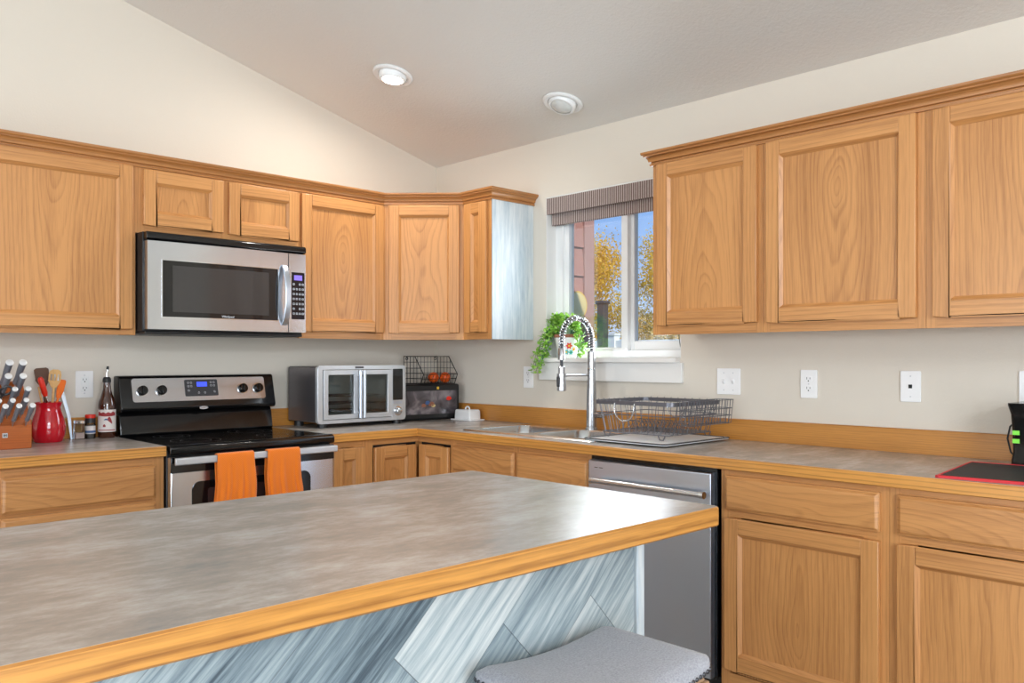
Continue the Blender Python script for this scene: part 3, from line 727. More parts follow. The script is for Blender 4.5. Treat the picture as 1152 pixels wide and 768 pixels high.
# oven door
a = MB(); a.box(-W2 + .003, W2 - .003, -.664, -.628, .215, .872); od = a.build('oven_door', M['steel'], rg, bevel=.005, seg=3)
a = MB(); a.box(-W2 + .002, W2 - .002, -.668, -.660, .806, .873); a.build('door_top_band', M['black'], od, bevel=.003)
a = MB(); a.prism(rrect(-.29, .255, .36, .765, .035, 8), 'y', -.6665, -.6635); ow = a.build('oven_window', M['black'], od)
a = MB(); a.prism(rrect(-.225, .19, .42, .735, .012, 8), 'y', -.668, -.6662); a.build('window_glass', plain('brown_oven_glass', (58, 40, 38), .05), ow)
a = MB(); a.prism([(-.711, .842), (-.717, .845), (-.717, .869), (-.711, .872), (-.704, .872), (-.704, .842)], 'x', -W2 + .002, W2 - .014); hd = a.build('oven_handle', M['silver'], od, bevel=.002)
for s_ in (-1, 1):
    a = MB(); a.box(s_ * .35 - .012, s_ * .35 + .012, -.705, -.667, .846, .866); a.build('handle_bracket', M['black'], od)
a = MB(); a.box(-W2 + .003, W2 - .003, -.66, -.628, .05, .205); a.build('storage_drawer', M['steel'], rg, bevel=.004)

# towels over the oven handle (y -.741..-.728, top z .872)
def towel(name, label, x0, x1, zl, seed):
    rnd = random.Random(seed); nx, ns = 44, 60
    w_ = x1 - x0; path = []
    yf, yb = -.7235, -.6965
    zt = .8765
    front = [(yf, zl + (zt - .006 - zl) * i / 30) for i in range(31)]
    top = [(yf + .003, zt - .001), ((yf + yb) / 2, zt + .002), (yb - .003, zt - .001)]
    back = [(yb, zt - .006 - (.24) * i / 16) for i in range(17)]
    P = front + top + back; V = []; F = []; U = []
    ph = [rnd.uniform(0, 6) for _ in range(5)]
    acc = 0
    for j, (y, z) in enumerate(P):
        if j: acc += math.dist(P[j], P[j - 1])
        for i in range(nx + 1):
            t_ = i / nx; dn = max(0.0, min(1.0, (zt - z) / .18)); x = x0 + w_ * t_
            x += (t_ - .5) * .018 * dn * (1 if j <= 30 else 0) + .004 * math.sin(z * 30 + ph[4]) * dn
            off = (.0055 * math.sin(t_ * 13 + ph[0] + z * 3) + .0035 * math.sin(t_ * 29 + ph[1] - z * 6) + .003 * math.sin(t_ * 6 + ph[2])) * dn
            yy = y - abs(off) - .006 * dn if j <= 30 else y + abs(off) * .3
            V.append((x, yy, z + (.003 * math.sin(t_ * 9 + ph[3]) if j == 0 else 0))); U.append((t_ * w_, acc))
    n = nx + 1
    for j in range(len(P) - 1):
        for i in range(nx): F.append((j * n + i, j * n + i + 1, (j + 1) * n + i + 1, (j + 1) * n + i))
    m = MB(); m.add(V, F, 'z', 0, 0, True, U)
    o = m.build(name, M['towel'], loc=((x0 + x1) / 2, -.710, .6), fix=False)
    s = o.modifiers.new('thick', 'SOLIDIFY'); s.thickness = .0022; s.offset = 0
    return tag(o, label, 'towel', 'orange dish towels')
towel('dish_towel', 'orange waffle dish towel hanging on the oven handle, left one of the two', -1.728, -1.568, .47, 3)
towel('dish_towel', 'orange waffle dish towel hanging on the oven handle, right one of the two', -1.505, -1.352, .50, 9)

# ------------------------------------------------------------------ microwave
mw = thing('microwave', 'stainless over the range microwave with black window under short cabinet', 'microwave', (-1.52, -.001, 1.381))
a = MB(); a.box(-.380, .380, -.372, 0, .003, .428); a.build('body', M['blackm'], mw, bevel=.003)
a = MB(); a.prism([(-.372, .392), (-.400, .392), (-.412, .398), (-.412, .418), (-.404, .427), (-.372, .427)], 'x', -.376, .380); a.build('vent_grille', M['black'], mw, bevel=.003)
a = MB(); a.box(-.374, .374, -.385, -.06, -.008, .004); a.build('underside', M['blackm'], mw, bevel=.003)
a = MB(); n = 18
def mwy(x): return -.412 - .010 * (1 - (x / .38) ** 2)
def bow(x0, x1, z0, z1, y_back, mb, dy=0, n=16, holes=None):
    V = []
    for i in range(n + 1):
        x = x0 + (x1 - x0) * i / n; V += [(x, mwy(x) - dy, z0), (x, mwy(x) - dy, z1), (x, y_back, z0), (x, y_back, z1)]
    for i in range(n):
        b_ = 4 * i; mb.add(V, [(b_, b_ + 4, b_ + 5, b_ + 1), (b_ + 1, b_ + 5, b_ + 7, b_ + 3), (b_, b_ + 2, b_ + 6, b_ + 4)], 'x')
    mb.add(V, [(0, 1, 3, 2), (4 * n, 4 * n + 2, 4 * n + 3, 4 * n + 1)], 'x')
DX0, DX1 = -.374, .280
bow(DX0, -.336 + .02, .012, .388, -.373, a); bow(.232, DX1, .012, .388, -.373, a); bow(-.316, .232, .312, .388, -.373, a); bow(-.316, .232, .012, .062, -.373, a)
dr = a.build('microwave_door', M['steel'], mw)
a = MB(); bow(-.316, .232, .062, .312, -.380, a, -.004); wn = a.build('window', M['darkglass'], dr)
a = MB(); bow(-.316, -.312, .062, .312, -.395, a, .0015, 2); bow(.228, .232, .062, .312, -.395, a, .0015, 2); bow(-.312, .228, .308, .312, -.395, a, .0015); bow(-.312, .228, .062, .066, -.395, a, .0015)
a.build('window_bezel', M['chrome'], dr)
a = MB(); bow(-.268, .182, .088, .288, -.382, a, -.0035); a.build('window_mesh', M['mesh_glass'], wn)
a = MB(); bow(.284, .377, .012, .388, -.373, a, 0, 4); a.build('control_side', M['steel'], mw)
a = MB(); bow(.299, .370, .075, .300, -.41, a, .001, 4); kp = a.build('keypad', plain('keypad_black', (24, 24, 34), .15), mw)
a = MB(); bow(.312, .356, .262, .286, -.41, a, .002, 3); a.build('display', M['purplelcd'], kp)
a = MB()
for r_ in range(7):
    for c_ in range(4):
        x = .310 + c_ * .0165; z = .243 - r_ * .0235
        if r_ in (0, 5) and c_ in (1,): continue
        a = MB(); a.lathe([(.0052, 0), (.0034, .0)], 10, c=(x, mwy(x) - .0022, z), axis='y', caps=False); a.build('button', M['whiteink'], kp, fix=False)
a = MB(); P = []
for i in range(17):
    q = i / 16; z = .045 + .285 * q; P.append((.258, mwy(.258) - .006 - .040 * math.sin(math.pi * q) ** .55, z))
V = []; 
for i, p in enumerate(P):
    for dx, dy in ((-.014, 0), (.014, 0), (.014, .009), (-.014, .009)): V.append((p[0] + dx, p[1] + dy, p[2]))
a.add(V, [(i * 4 + k, i * 4 + (k + 1) % 4, (i + 1) * 4 + (k + 1) % 4, (i + 1) * 4 + k) for i in range(16) for k in range(4)] + [(0, 1, 2, 3), (64, 65, 66, 67)], 'z')
a.build('door_handle', M['steelz'], dr, bevel=.003)
text('Whirlpool', .014, M['whiteink'], wn, (-.02, mwy(0) + .0037, .075), (R(90), 0, 0), 'lettering', .0002)

# ------------------------------------------------------------------ dishwasher
dw = thing('dishwasher', 'stainless dishwasher with bar handle between sink base and cabinets', 'dishwasher', (-.001, -2.076, 0), -90)
a = MB(); a.box(-.283, .283, -.605, -.02, .11, .868); a.box(-.27, .27, -.55, -.1, 0, .11); a.build('body', M['blackm'], dw)
a = MB(); a.box(-.300, .2935, -.611, -.607, .11, .874); a.build('dark_gasket', M['black'], dw)
a = MB(); a.box(-.293, .283, -.640, -.611, .115, .790, 'z'); a.prism([(-.640, .790), (-.640, .852), (-.633, .857), (-.611, .857), (-.611, .790)], 'x', -.293, .283); ddr = a.build('dishwasher_door', M['steelz'], dw, bevel=.002)
a = MB(); a.lathe([(.0115, -.262), (.0115, .262)], 24, caps=True); hb = a
hb = MB(); hb.tube([(-.238, -.678, .780), (.268, -.678, .780)], .0115, 20); h_ = hb.build('bar_handle', M['steel'], ddr)
for s_ in (-1, 1):
    c = MB(); c.tube([(.015 + s_ * .250, -.678, .780), (.015 + s_ * .266, -.678, .780)], .0135, 20); c.build('handle_end', M['chrome'], h_)
    c = MB(); c.tube([(.015 + s_ * .238, -.678, .780), (.015 + s_ * .238, -.640, .780)], .008, 14); c.build('handle_post', M['chrome'], h_)
c = MB(); c.box(-.262, -.245, -.6408, -.6398, .826, .829); c.box(-.238, -.218, -.6408, -.6398, .826, .829); c.build('brand_mark', M['dgrey'], ddr)

# ------------------------------------------------------------------ sink
sk = thing('kitchen_sink', 'stainless double bowl drop in sink below the window', 'sink', (-.31, -1.32, CT))
a = MB(); T = Matrix.Translation((.31, 1.32, 0)); a.T = T
b1 = (-.505, -.165, -1.285, -.925); b2 = (-.505, -.165, -1.700, -1.325); zt = .0065
def ringfaces(mb, outer, inner, z0, z1):
    n = len(outer); V = [(x, y, z0) for x, y in outer] + [(x, y, z1) for x, y in inner]
    mb.add(V, [(i, (i + 1) % n, (i + 1) % n + n, i + n) for i in range(n)], 'y', 0, 0, True)
# rim sheet as grid of strips around bowls
def rimrect(mb, R0, z):
    mb.add([(R0[0], R0[2], z), (R0[1], R0[2], z), (R0[1], R0[3], z), (R0[0], R0[3], z)], [(0, 1, 2, 3)], 'y')
for bb in (b1, b2):
    hx = (bb[0] + bb[1]) / 2; outer = rrect(bb[0] - .02, bb[1] + .02, bb[2] - .02, bb[3] + .02, .0005, 6); inner = rrect(*bb, .06, 6)
    ringfaces(a, outer, inner, zt, zt)
o0, o1 = (SX0 + .006, SX1 - .006), (SY0 + .006, SY1 - .006)
rimrect(a, (o0[0], -.525, o1[0], o1[1]), zt); rimrect(a, (-.145, o0[1], o1[0], o1[1]), zt); rimrect(a, (-.525, -.145, -.905, o1[1]), zt); rimrect(a, (-.525, -.145, o1[0], -1.720), zt)
ringfaces(a, rrect(SX0, SX1, SY0, SY1, .02, 6), rrect(o0[0], o0[1], o1[0], o1[1], .016, 6), .0008, zt)
rimrect(a, (-.525, -.145, -1.306, -1.304), zt)
a.build('rim', M['sink'], sk, fix=False)
for bb in (b1, b2):
    m = MB(); m.T = T; V = []; F = []; ln = 28
    prof_ = [(0, zt), (.004, zt - .006), (.010, -.09), (.016, -.155), (.05, -.185)]
    for ins, z in prof_:
        V += [(x, y, z) for x, y in rrect(bb[0] + ins, bb[1] - ins, bb[2] + ins, bb[3] - ins, max(.06 - ins * .3, .03), 6)]
    for j in range(len(prof_) - 1):
        F += [(j * ln + i, j * ln + (i + 1) % ln, (j + 1) * ln + (i + 1) % ln, (j + 1) * ln + i) for i in range(ln)]
    F.append(tuple(range((len(prof_) - 1) * ln, len(prof_) * ln)))
    m.add(V, F, 'y', 0, 0, True); bo = m.build('bowl', M['sink'], sk, fix=False)
    m = MB(); m.T = T @ Matrix.Translation(((bb[0] + bb[1]) / 2, (bb[2] + bb[3]) / 2, -.184)); m.lathe([(.04, 0), (.038, .003), (.02, .001)], 24); m.build('drain', M['chrome'], bo)

# ------------------------------------------------------------------ faucet
fx, fy = -.112, -1.345
fc = thing('kitchen_faucet', 'tall brushed nickel spring neck faucet at the back of the sink', 'faucet', (fx, fy, CT + .0065))
Z = lambda z: z - CT - .0065
a = MB(); a.lathe([(.030, 0), (.030, .006), (.026, .010), (.0255, .10), (.0225, .20), (.019, Z(1.215)), (.019, Z(1.30)), (.016, Z(1.303))], 32); a.build('body', M['nickel'], fc)
a = MB(); a.lathe([(.0195, Z(1.212)), (.0205, Z(1.214)), (.0205, Z(1.219)), (.0195, Z(1.221))], 32, caps=False); a.build('collar', M['chrome'], fc)
Rr = .108; zc = Z(1.355)
cpath = [(0, 0, Z(1.30)), (0, 0, Z(1.33))] + [(-Rr + Rr * math.cos(R(q)), 0, zc + Rr * math.sin(R(q))) for q in range(0, 181, 6)] + [(-2 * Rr, 0, Z(1.31)), (-2 * Rr, 0, Z(1.215))]
a = MB(); a.tube(cpath, .0075, 10); a.build('hose', M['dgrey'], fc)
# spring helix
def resample(P, n):
    P = [Vector(p) for p in P]; L_ = [0]
    for i in range(1, len(P)): L_.append(L_[-1] + (P[i] - P[i - 1]).length)
    o = []
    for k in range(n):
        s = L_[-1] * k / (n - 1); i = max(j for j in range(len(P)) if L_[j] <= s + 1e-9); i = min(i, len(P) - 2)
        o.append(P[i].lerp(P[i + 1], (s - L_[i]) / max(1e-9, L_[i + 1] - L_[i])))
    return o, L_[-1]
sp = cpath[:-1]; turns = 32; per = 12; pts, Ls = resample(sp, turns * per)
hel = []
for k, p in enumerate(pts):
    d = (pts[min(k + 1, len(pts) - 1)] - pts[max(k - 1, 0)]).normalized(); n1 = Vector((0, 1, 0)); n2 = d.cross(n1)
    q = 2 * math.pi * k / per; hel.append(p + (n1 * math.cos(q) + n2 * math.sin(q)) * .0135)
a = MB(); a.tube(hel, .0023, 5); a.build('spring', M['chrome'], fc)
a = MB(); a.lathe([(.0165, Z(1.262)), (.0165, Z(1.312)), (.0135, Z(1.318))][::-1], 24, c=(-2 * Rr, 0, 0)); a.build('spring_cuff', M['nickel'], fc)
a = MB(); a.lathe([(.013, Z(1.232)), (.0165, Z(1.228)), (.0165, Z(1.20)), (.021, Z(1.15)), (.0225, Z(1.118)), (.018, Z(1.115))], 28, c=(-2 * Rr, 0, 0)); hd = a.build('spray_head', M['nickel'], fc)
a = MB(); a.box(-2 * Rr - .030, -2 * Rr - .014, -.007, .007, Z(1.135), Z(1.185)); a.build('spray_button', M['dgrey'], hd, bevel=.004)
a = MB(); a.tube([(-.015, 0, Z(1.188)), (-2 * Rr + .02, 0, Z(1.188))], .0055, 12); a.lathe([(.0225, Z(1.180)), (.0225, Z(1.196))], 24, c=(-2 * Rr, 0, 0), caps=False); a.build('support_arm', M['nickel'], fc)
a = MB(); a.tube([(0, -.02, Z(.995)), (0, -.075, Z(.995))], .0155, 20); lv = a.build('lever_hub', M['nickel'], fc)
a = MB(); a.tube([(0, -.072, Z(.995)), (0, -.15, Z(1.005))], [.006, .0045], 12); a.build('lever', M['chrome'], lv)

# ------------------------------------------------------------------ draining mat + dish rack
dm = thing('drying_mat', 'pale draining mat with dark piping under the dish rack', 'mat', (-.30, -1.9, CT + .007))
a = MB(); a.prism(rrect(-.238, .24, -.185, .235, .02), 'z', .0003, .006); a.build('mat_pad', M['matgrey'], dm)
a = MB(); a.tube([(x, y, .006) for x, y in rrect(-.240, .242, -.187, .237, .02)], .0022, 6, closed=True); a.tube([(x, y, .0062) for x, y in rrect(-.225, .227, -.172, .222, .02)], .0012, 6, closed=True); a.build('piping', M['dgrey'], dm)

rk = thing('dish_rack', 'grey wire dish drying rack standing on the pale mat right of the faucet', 'dish rack', (-.245, -1.85, CT + .0138))
Z = lambda z: z - CT - .0138
TX0, TX1, TY0, TY1 = -.185, .185, -.195, .225; BX_0, BX_1, BY_0, BY_1 = -.168, .168, -.160, .198
zb, ztp = .021, Z(1.088)
top = rrect(TX0, TX1, TY0, TY1, .035, 5); bot = rrect(BX_0, BX_1, BY_0, BY_1, .03, 5)
a = MB(); n = len(top); V = [(x, y, ztp) for x, y in top] + [(x, y, ztp - .017) for x, y in top]
q = rrect(TX0 + .003, TX1 - .003, TY0 + .003, TY1 - .003, .033, 5); V += [(x, y, ztp) for x, y in q] + [(x, y, ztp - .017) for x, y in q]
F = []
for i in range(n):
    j = (i + 1) % n; F += [(i, j, j + n, i + n), (i + 2 * n, i + 3 * n, j + 3 * n, j + 2 * n), (i, i + 2 * n, j + 2 * n, j), (i + n, j + n, j + 3 * n, i + 3 * n)]
a.add(V, F); a.build('rim_band', M['wire'], rk)
a = MB(); a.tube([(x, y, zb) for x, y in bot], .002, 6, closed=True)
mid = rrect((TX0 + BX_0) / 2 - .004, (TX1 + BX_1) / 2 + .004, (TY0 + BY_0) / 2 - .004, (TY1 + BY_1) / 2 + .004, .033, 5)
a.tube([(x, y, (ztp + zb) / 2 + .01) for x, y in mid], .0022, 6, closed=True)
N = 10
for i in range(N):
    q = (i + .5) / N
    for tx, bx in ((TX0, BX_0), (TX1, BX_1)):
        a.tube([(tx, TY0 + .02 + (TY1 - TY0 - .04) * q, ztp + .004), (bx, BY_0 + .02 + (BY_1 - BY_0 - .04) * q, zb)], .0016, 5)
N = 9
for i in range(N):
    q = (i + .5) / N
    for ty, by in ((TY0, BY_0), (TY1, BY_1)):
        a.tube([(TX0 + .02 + (TX1 - TX0 - .04) * q, ty, ztp + .004), (BX_0 + .02 + (BX_1 - BX_0 - .04) * q, by, zb)], .0016, 5)
for i in range(9):
    x = BX_0 + .02 + i * (BX_1 - BX_0 - .04) / 8; a.tube([(x, BY_0, zb), (x, BY_1, zb)], .0016, 5)
a.build('wire_frame', M['wire'], rk)
a = MB()
for i in range(15):
    y = BY_0 + .02 + i * .021
    a.tube([(-.10, y, zb), (-.07, y, zb + .045), (-.03, y, zb + .045), (0, y, zb), (.03, y, zb + .045), (.07, y, zb + .045), (.10, y, zb)], .0016, 5)
a.build('plate_rests', M['wire'], rk)
for ty, sg in ((TY1, 1),):
    pass
for sx_ in (-1, 1):
    a = MB(); xx = sx_ * .187; P = [(xx, .10, ztp - .01)] + [(xx + sx_ * .004, .0475 + .0525 * math.cos(R(q)), ztp - .03 - .055 * math.sin(R(q))) for q in range(0, 181, 15)] + [(xx, -.005, ztp - .01)]
    a.tube(P, .0028, 8); a.build('handle', M['steelwire'], rk)
for x in (BX_0, BX_1):
    for y in (BY_0 + .03, BY_1 - .04):
        a = MB(); a.tube([(x, y - .018, zb), (x, y - .009, .0026), (x, y + .009, .0026), (x, y + .018, zb)], .0025, 6); a.build('foot', M['wire'], rk)
# utensil basket hooked on the -y end
a = MB(); U0, U1 = -.150, .165; yb_, yo = TY0 - .004, TY0 - .072
for z, ins in ((ztp + .006, 0), (ztp - .03, .004), (ztp - .06, .008), (Z(.995), .012)):
    a.tube([(x, y, z) for x, y in rrect(U0 + ins, U1 - ins, yo + ins, yb_, .012, 3)], .0017, 5, closed=True)
for i in range(15):
    x = U0 + .01 + i * (U1 - U0 - .02) / 14; a.tube([(x, yo, ztp + .006), (x, yo + .012, Z(.995)), (x, yb_, Z(.995)), (x, yb_, ztp + .006)], .0015, 5)
for i in range(3):
    y = yo + .02 + i * .02
    for xx in (U0, U1): a.tube([(xx, y, ztp + .006), (xx + (.012 if xx < 0 else -.012), y, Z(.995))], .0015, 5)
a.build('utensil_basket', M['wire'], rk)

# ------------------------------------------------------------------ toaster oven
ov = thing('toaster_oven', 'large silver french door toaster oven on the worktop right of the range', 'toaster oven', (-.757, -.335, CT))
Zo = lambda z: z - CT
# local: front plane y=0 -> world -.335 ; depth .30 to +y
a = MB(); X = .273; zl, zh = Zo(.940), Zo(1.231); D = .300
a.box(-X + .004, X - .004, .012, .020, zl, zh, mat=0)        # flange behind the front
a.box(-X + .003, -X + .012, .02, D, zl + .004, zh - .006, 'y'); a.box(X - .012, X - .003, .02, D, zl + .004, zh - .006, 'y')
a.box(-X + .012, X - .012, .02, D, zh - .016, zh - .006, 'y'); a.box(-X + .012, X - .012, .02, D, zl + .004, zl + .014, 'y'); a.box(-X + .012, X - .012, D - .01, D, zl + .014, zh - .016)
a.f = a.f[6:]; a.uv = a.uv[6:]; a.mi = a.mi[6:]; a.sm = a.sm[6:]
a.build('housing', plain('grey_brown_steel_shell', (120, 116, 120), .28, .8), ov, bevel=.004)
a = MB(); a.box(.165, .172, .02, D - .012, zl + .014, zh - .016); a.box(-X + .0125, .165, D - .014, D - .0105, zl + .014, zh - .016); a.build('cavity_lining', plain('grey_enamel_lining', (168, 170, 166), .35), ov)
# front frame ring
def frame_ring(mb, out_, inn, y0, y1):
    n = len(out_); V = [(x, y0, z) for x, z in out_] + [(x, y0, z) for x, z in inn] + [(x, y1, z) for x, z in out_] + [(x, y1, z) for x, z in inn]; F = []
    for i in range(n):
        j = (i + 1) % n; F += [(i, j, j + n, i + n), (i + 2 * n, i + 3 * n, j + 3 * n, j + 2 * n), (i, i + 2 * n, j + 2 * n, j), (i + n, j + n, j + 3 * n, i + 3 * n)]
    mb.add(V, F)
a = MB(); frame_ring(a, rrect(-X, X, zl - .003, zh + .002, .02, 6), rrect(-X + .030, .178, zl + .016, zh - .020, .002, 6), .0, .024); fo = a.build('front_frame', M['silver'], ov, bevel=.002)
dz0, dz1 = zl + .018, zh - .022
for nm, x0, x1, hs in (('glass_door', -X + .032, -.036, 1), ('glass_door', -.032, .176, -1)):
    a = MB(); frame_ring(a, rrect(x0, x1, dz0, dz1, .002, 2), rrect(x0 + .026, x1 - .026, dz0 + .024, dz1 - .024, .002, 2), -.006, .012); do = a.build(nm, M['silver'], ov, bevel=.0015)
    a = MB(); a.box(x0 + .024, x1 - .024, .002, .005, dz0 + .022, dz1 - .022); a.build('door_glass', M['ovenglass'], do)
    hx = x1 - .006 if hs > 0 else x0 + .016
    a = MB(); a.tube([(hx, -.036, dz0 + .004), (hx, -.036, dz1 - .004)], .0075, 14); hh = a.build('door_handle', M['steelz'], do)
    for zz in (dz0 + .03, dz1 - .03):
        a = MB(); a.tube([(hx, -.034, zz), (hx, -.004, zz)], .006, 10); a.build('handle_post', M['chrome'], hh)
for k, zz in enumerate((.055, .095, .135)):
    a = MB()
    for y in [.03 + .02 * i for i in range(12)]: a.tube([(-X + .014, y, zl + zz), (.163, y, zl + zz)], .002, 5)
    a.tube([(-X + .014, .03, zl + zz), (.163, .03, zl + zz)], .003, 6); a.tube([(-.24, .03, zl + zz), (-.24, .26, zl + zz)], .003, 6); a.build('rack', M['steelwire'], ov)
a = MB(); a.box(.182, .266, -.001, .012, zl + .0, zh - .004); a.build('control_column', M['silver'], ov)
a = MB(); a.prism(rrect(.186, .250, zl + .105, zh - .018, .003, 2), 'y', -.0035, .0); a.build('control_screen', M['darkglass'], ov)
a = MB(); a.prism(rrect(.190, .246, zl + .085, zl + .098, .002, 2), 'y', -.0025, .0); a.build('brand_plate', M['steelz'], ov)
a = MB(); a.lathe([(.026, 0), (.026, .003)], 32, c=(.219, -.001, zl + .046), axis='y'); ko = a.build('knob', M['chrome'], ov)
a = MB(); a.lathe([(.017, .003), (.016, .020), (.013, .022)], 28, c=(.219, -.001, zl + .046), axis='y'); a.build('knob_dial', M['steel'], ko, bevel=.001)
a = MB(); a.box(-.052, .0, -.0015, .002, zh - .013, zh - .004); a.build('name_plate', M['dgrey'], ov)
for x in (-X + .045, X - .04):
    for y in (.03, D - .04):
        a = MB(); a.lathe([(.024, .0003), (.024, zl + .004)], 20, c=(x, y, 0)); a.build('foot', M['blackm'], ov)

# ------------------------------------------------------------------ black bread box, wire basket, oranges, butter dish
bb_ = thing('bread_box', 'black box with a glossy window and painted-in room reflection in the corner behind the toaster oven', 'bread box', (-.060, -.289, CT + .0005), 0)
bb_.rotation_euler = (0, 0, R(-9)); Wb = .42; Db = .19
a = MB(); a.box(-Wb, 0, 0, Db, .002, .205); a.build('case', M['blackm'], bb_, bevel=.012, seg=3)
a = MB(); a.prism(rrect(-Wb + .03, -.022, .035, .168, .006, 3), 'y', -.0035, .001); bw = a.build('reflection_window', M['breadwin'], bb_)
for (x, z, r, mk) in ((-.075, .122, .015, 'redplastic'), (-.19, .092, .017, 'terracotta'), (-.215, .100, .014, 'labelblue'), (-.24, .085, .013, 'terracotta'), (-.178, .083, .012, 'paleyellow')):  # coloured spots belonging to the painted-in reflection
    a = MB(); a.prism([(x + r * 1.2 * math.cos(R(q)) * (1 + .15 * math.sin(q)), z + r * .8 * math.sin(R(q))) for q in range(0, 360, 24)], 'y', -.0040, -.0034); a.build('reflection_spot', M[mk], bw)
a = MB(); a.prism(rrect(-.153, -.139, .175, .190, .002, 2), 'y', -.002, .001); a.build('yellow_sticker', M['yellow'], bb_)
ba = thing('wire_basket', 'black wire basket standing on the black box in the corner', 'basket', (-.190, -.090, CT + .2065))
a = MB(); h = .158; bw_ = .125; dp_ = .150
prof2 = [(0, 0), (0, h), (-.105, h), (-.185, .055), (-.160, 0)]
for x in (-bw_, bw_):
    a.tube([(x, y, z) for y, z in prof2], .0028, 6, closed=True)
    for yy in (-.03, -.06, -.09, -.118):
        zt_ = h if yy > -.1 else h - (abs(yy) - .105) / .08 * .103; a.tube([(x, yy, 0), (x, yy, zt_)], .0014, 5)
    for zz in (.03, .06, .09, .125):
        ye_ = -(.105 + (h - zz) / (h - .055) * .08) if zz > .055 else -.173; a.tube([(x, 0, zz), (x, ye_, zz)], .0014, 5)
for y, z in prof2:
    if not (y == -.105): a.tube([(-bw_, y, z), (bw_, y, z)], .0028 if z in (0, h) else .002, 6)
for i in range(9):
    x = -bw_ + .025 + i * (2 * bw_ - .05) / 8; a.tube([(x, 0, h), (x, 0, 0), (x, -.160, 0), (x, -.185, .055)], .0014, 5)
for zz in (.03, .06, .09, .125): a.tube([(-bw_, 0, zz), (bw_, 0, zz)], .0014, 5)
for yy in (-.045, -.09): a.tube([(-bw_, yy, 0), (bw_, yy, 0)], .0014, 5)
a.tube([(-bw_, -.173, .028), (bw_, -.173, .028)], .0014, 5)
a.build('wire_frame', M['wireblk'], ba)
for x in (-.105, .105):
    c = MB(); c.tube([(x + .008 * math.cos(R(q)), -.003, h - .012 + .008 * math.sin(R(q))) for q in range(0, 360, 30)], .002, 6, closed=True); c.build('hanging_loop', M['wireblk'], ba)
for i, (x, y) in enumerate(((-.135, -.165), (-.110 + .036, -.152 - .035))):
    pass
def orange(label, x, y, z, r):
    o = thing('orange', label, 'fruit', (x, y, z), 0, 'oranges in the wire basket')
    a = MB(); a.lathe([(max(.0005, r * math.sin(R(q))), -r * .96 * math.cos(R(q))) for q in range(0, 181, 10)], 28, c=(0, 0, r), caps=False); a.build('peel', M['orange'], o)
    a = MB(); a.lathe([(.003, 2 * r - .003), (.002, 2 * r + .0005)], 8, c=(0, 0, -.001)); a.build('stem_scar', M['dkgreen'], o)
orange('ripe orange in the wire basket, the left one', -.158, -.168, CT + .2085, .0325)
orange('ripe orange in the wire basket, the right one by the wall', -.101, -.205, CT + .2085, .0325)

bt = thing('butter_dish', 'white ceramic lidded butter dish near the corner of the worktop', 'butter dish', (-.088, -.392, CT + .0003), 90)
a = MB(); a.prism(rrect(-.088, .088, -.060, .060, .012, 4), 'z', 0, .007); a.build('plate', M['ceramic'], bt, bevel=.002)
a = MB(); V = []
n = len(rrect(0, 1, 0, 1, .01, 4))
lv = [(.068, .044, .007), (.066, .042, .054), (.061, .037, .061)]
for hx, hy, z in lv: V += [(x, y, z) for x, y in rrect(-hx, hx, -hy, hy, .010, 4)]
a.add(V, [(j * n + i, j * n + (i + 1) % n, (j + 1) * n + (i + 1) % n, (j + 1) * n + i) for j in range(2) for i in range(n)] + [tuple(range(2 * n, 3 * n))], 'z', 0, 0, True)
ld = a.build('lid', M['ceramic'], bt, sharp=50)
a = MB(); a.tube(arc((0, 0, .059), .018, 0, 180, 14), .0045, 10); a.build('lid_handle', M['ceramic'], ld)

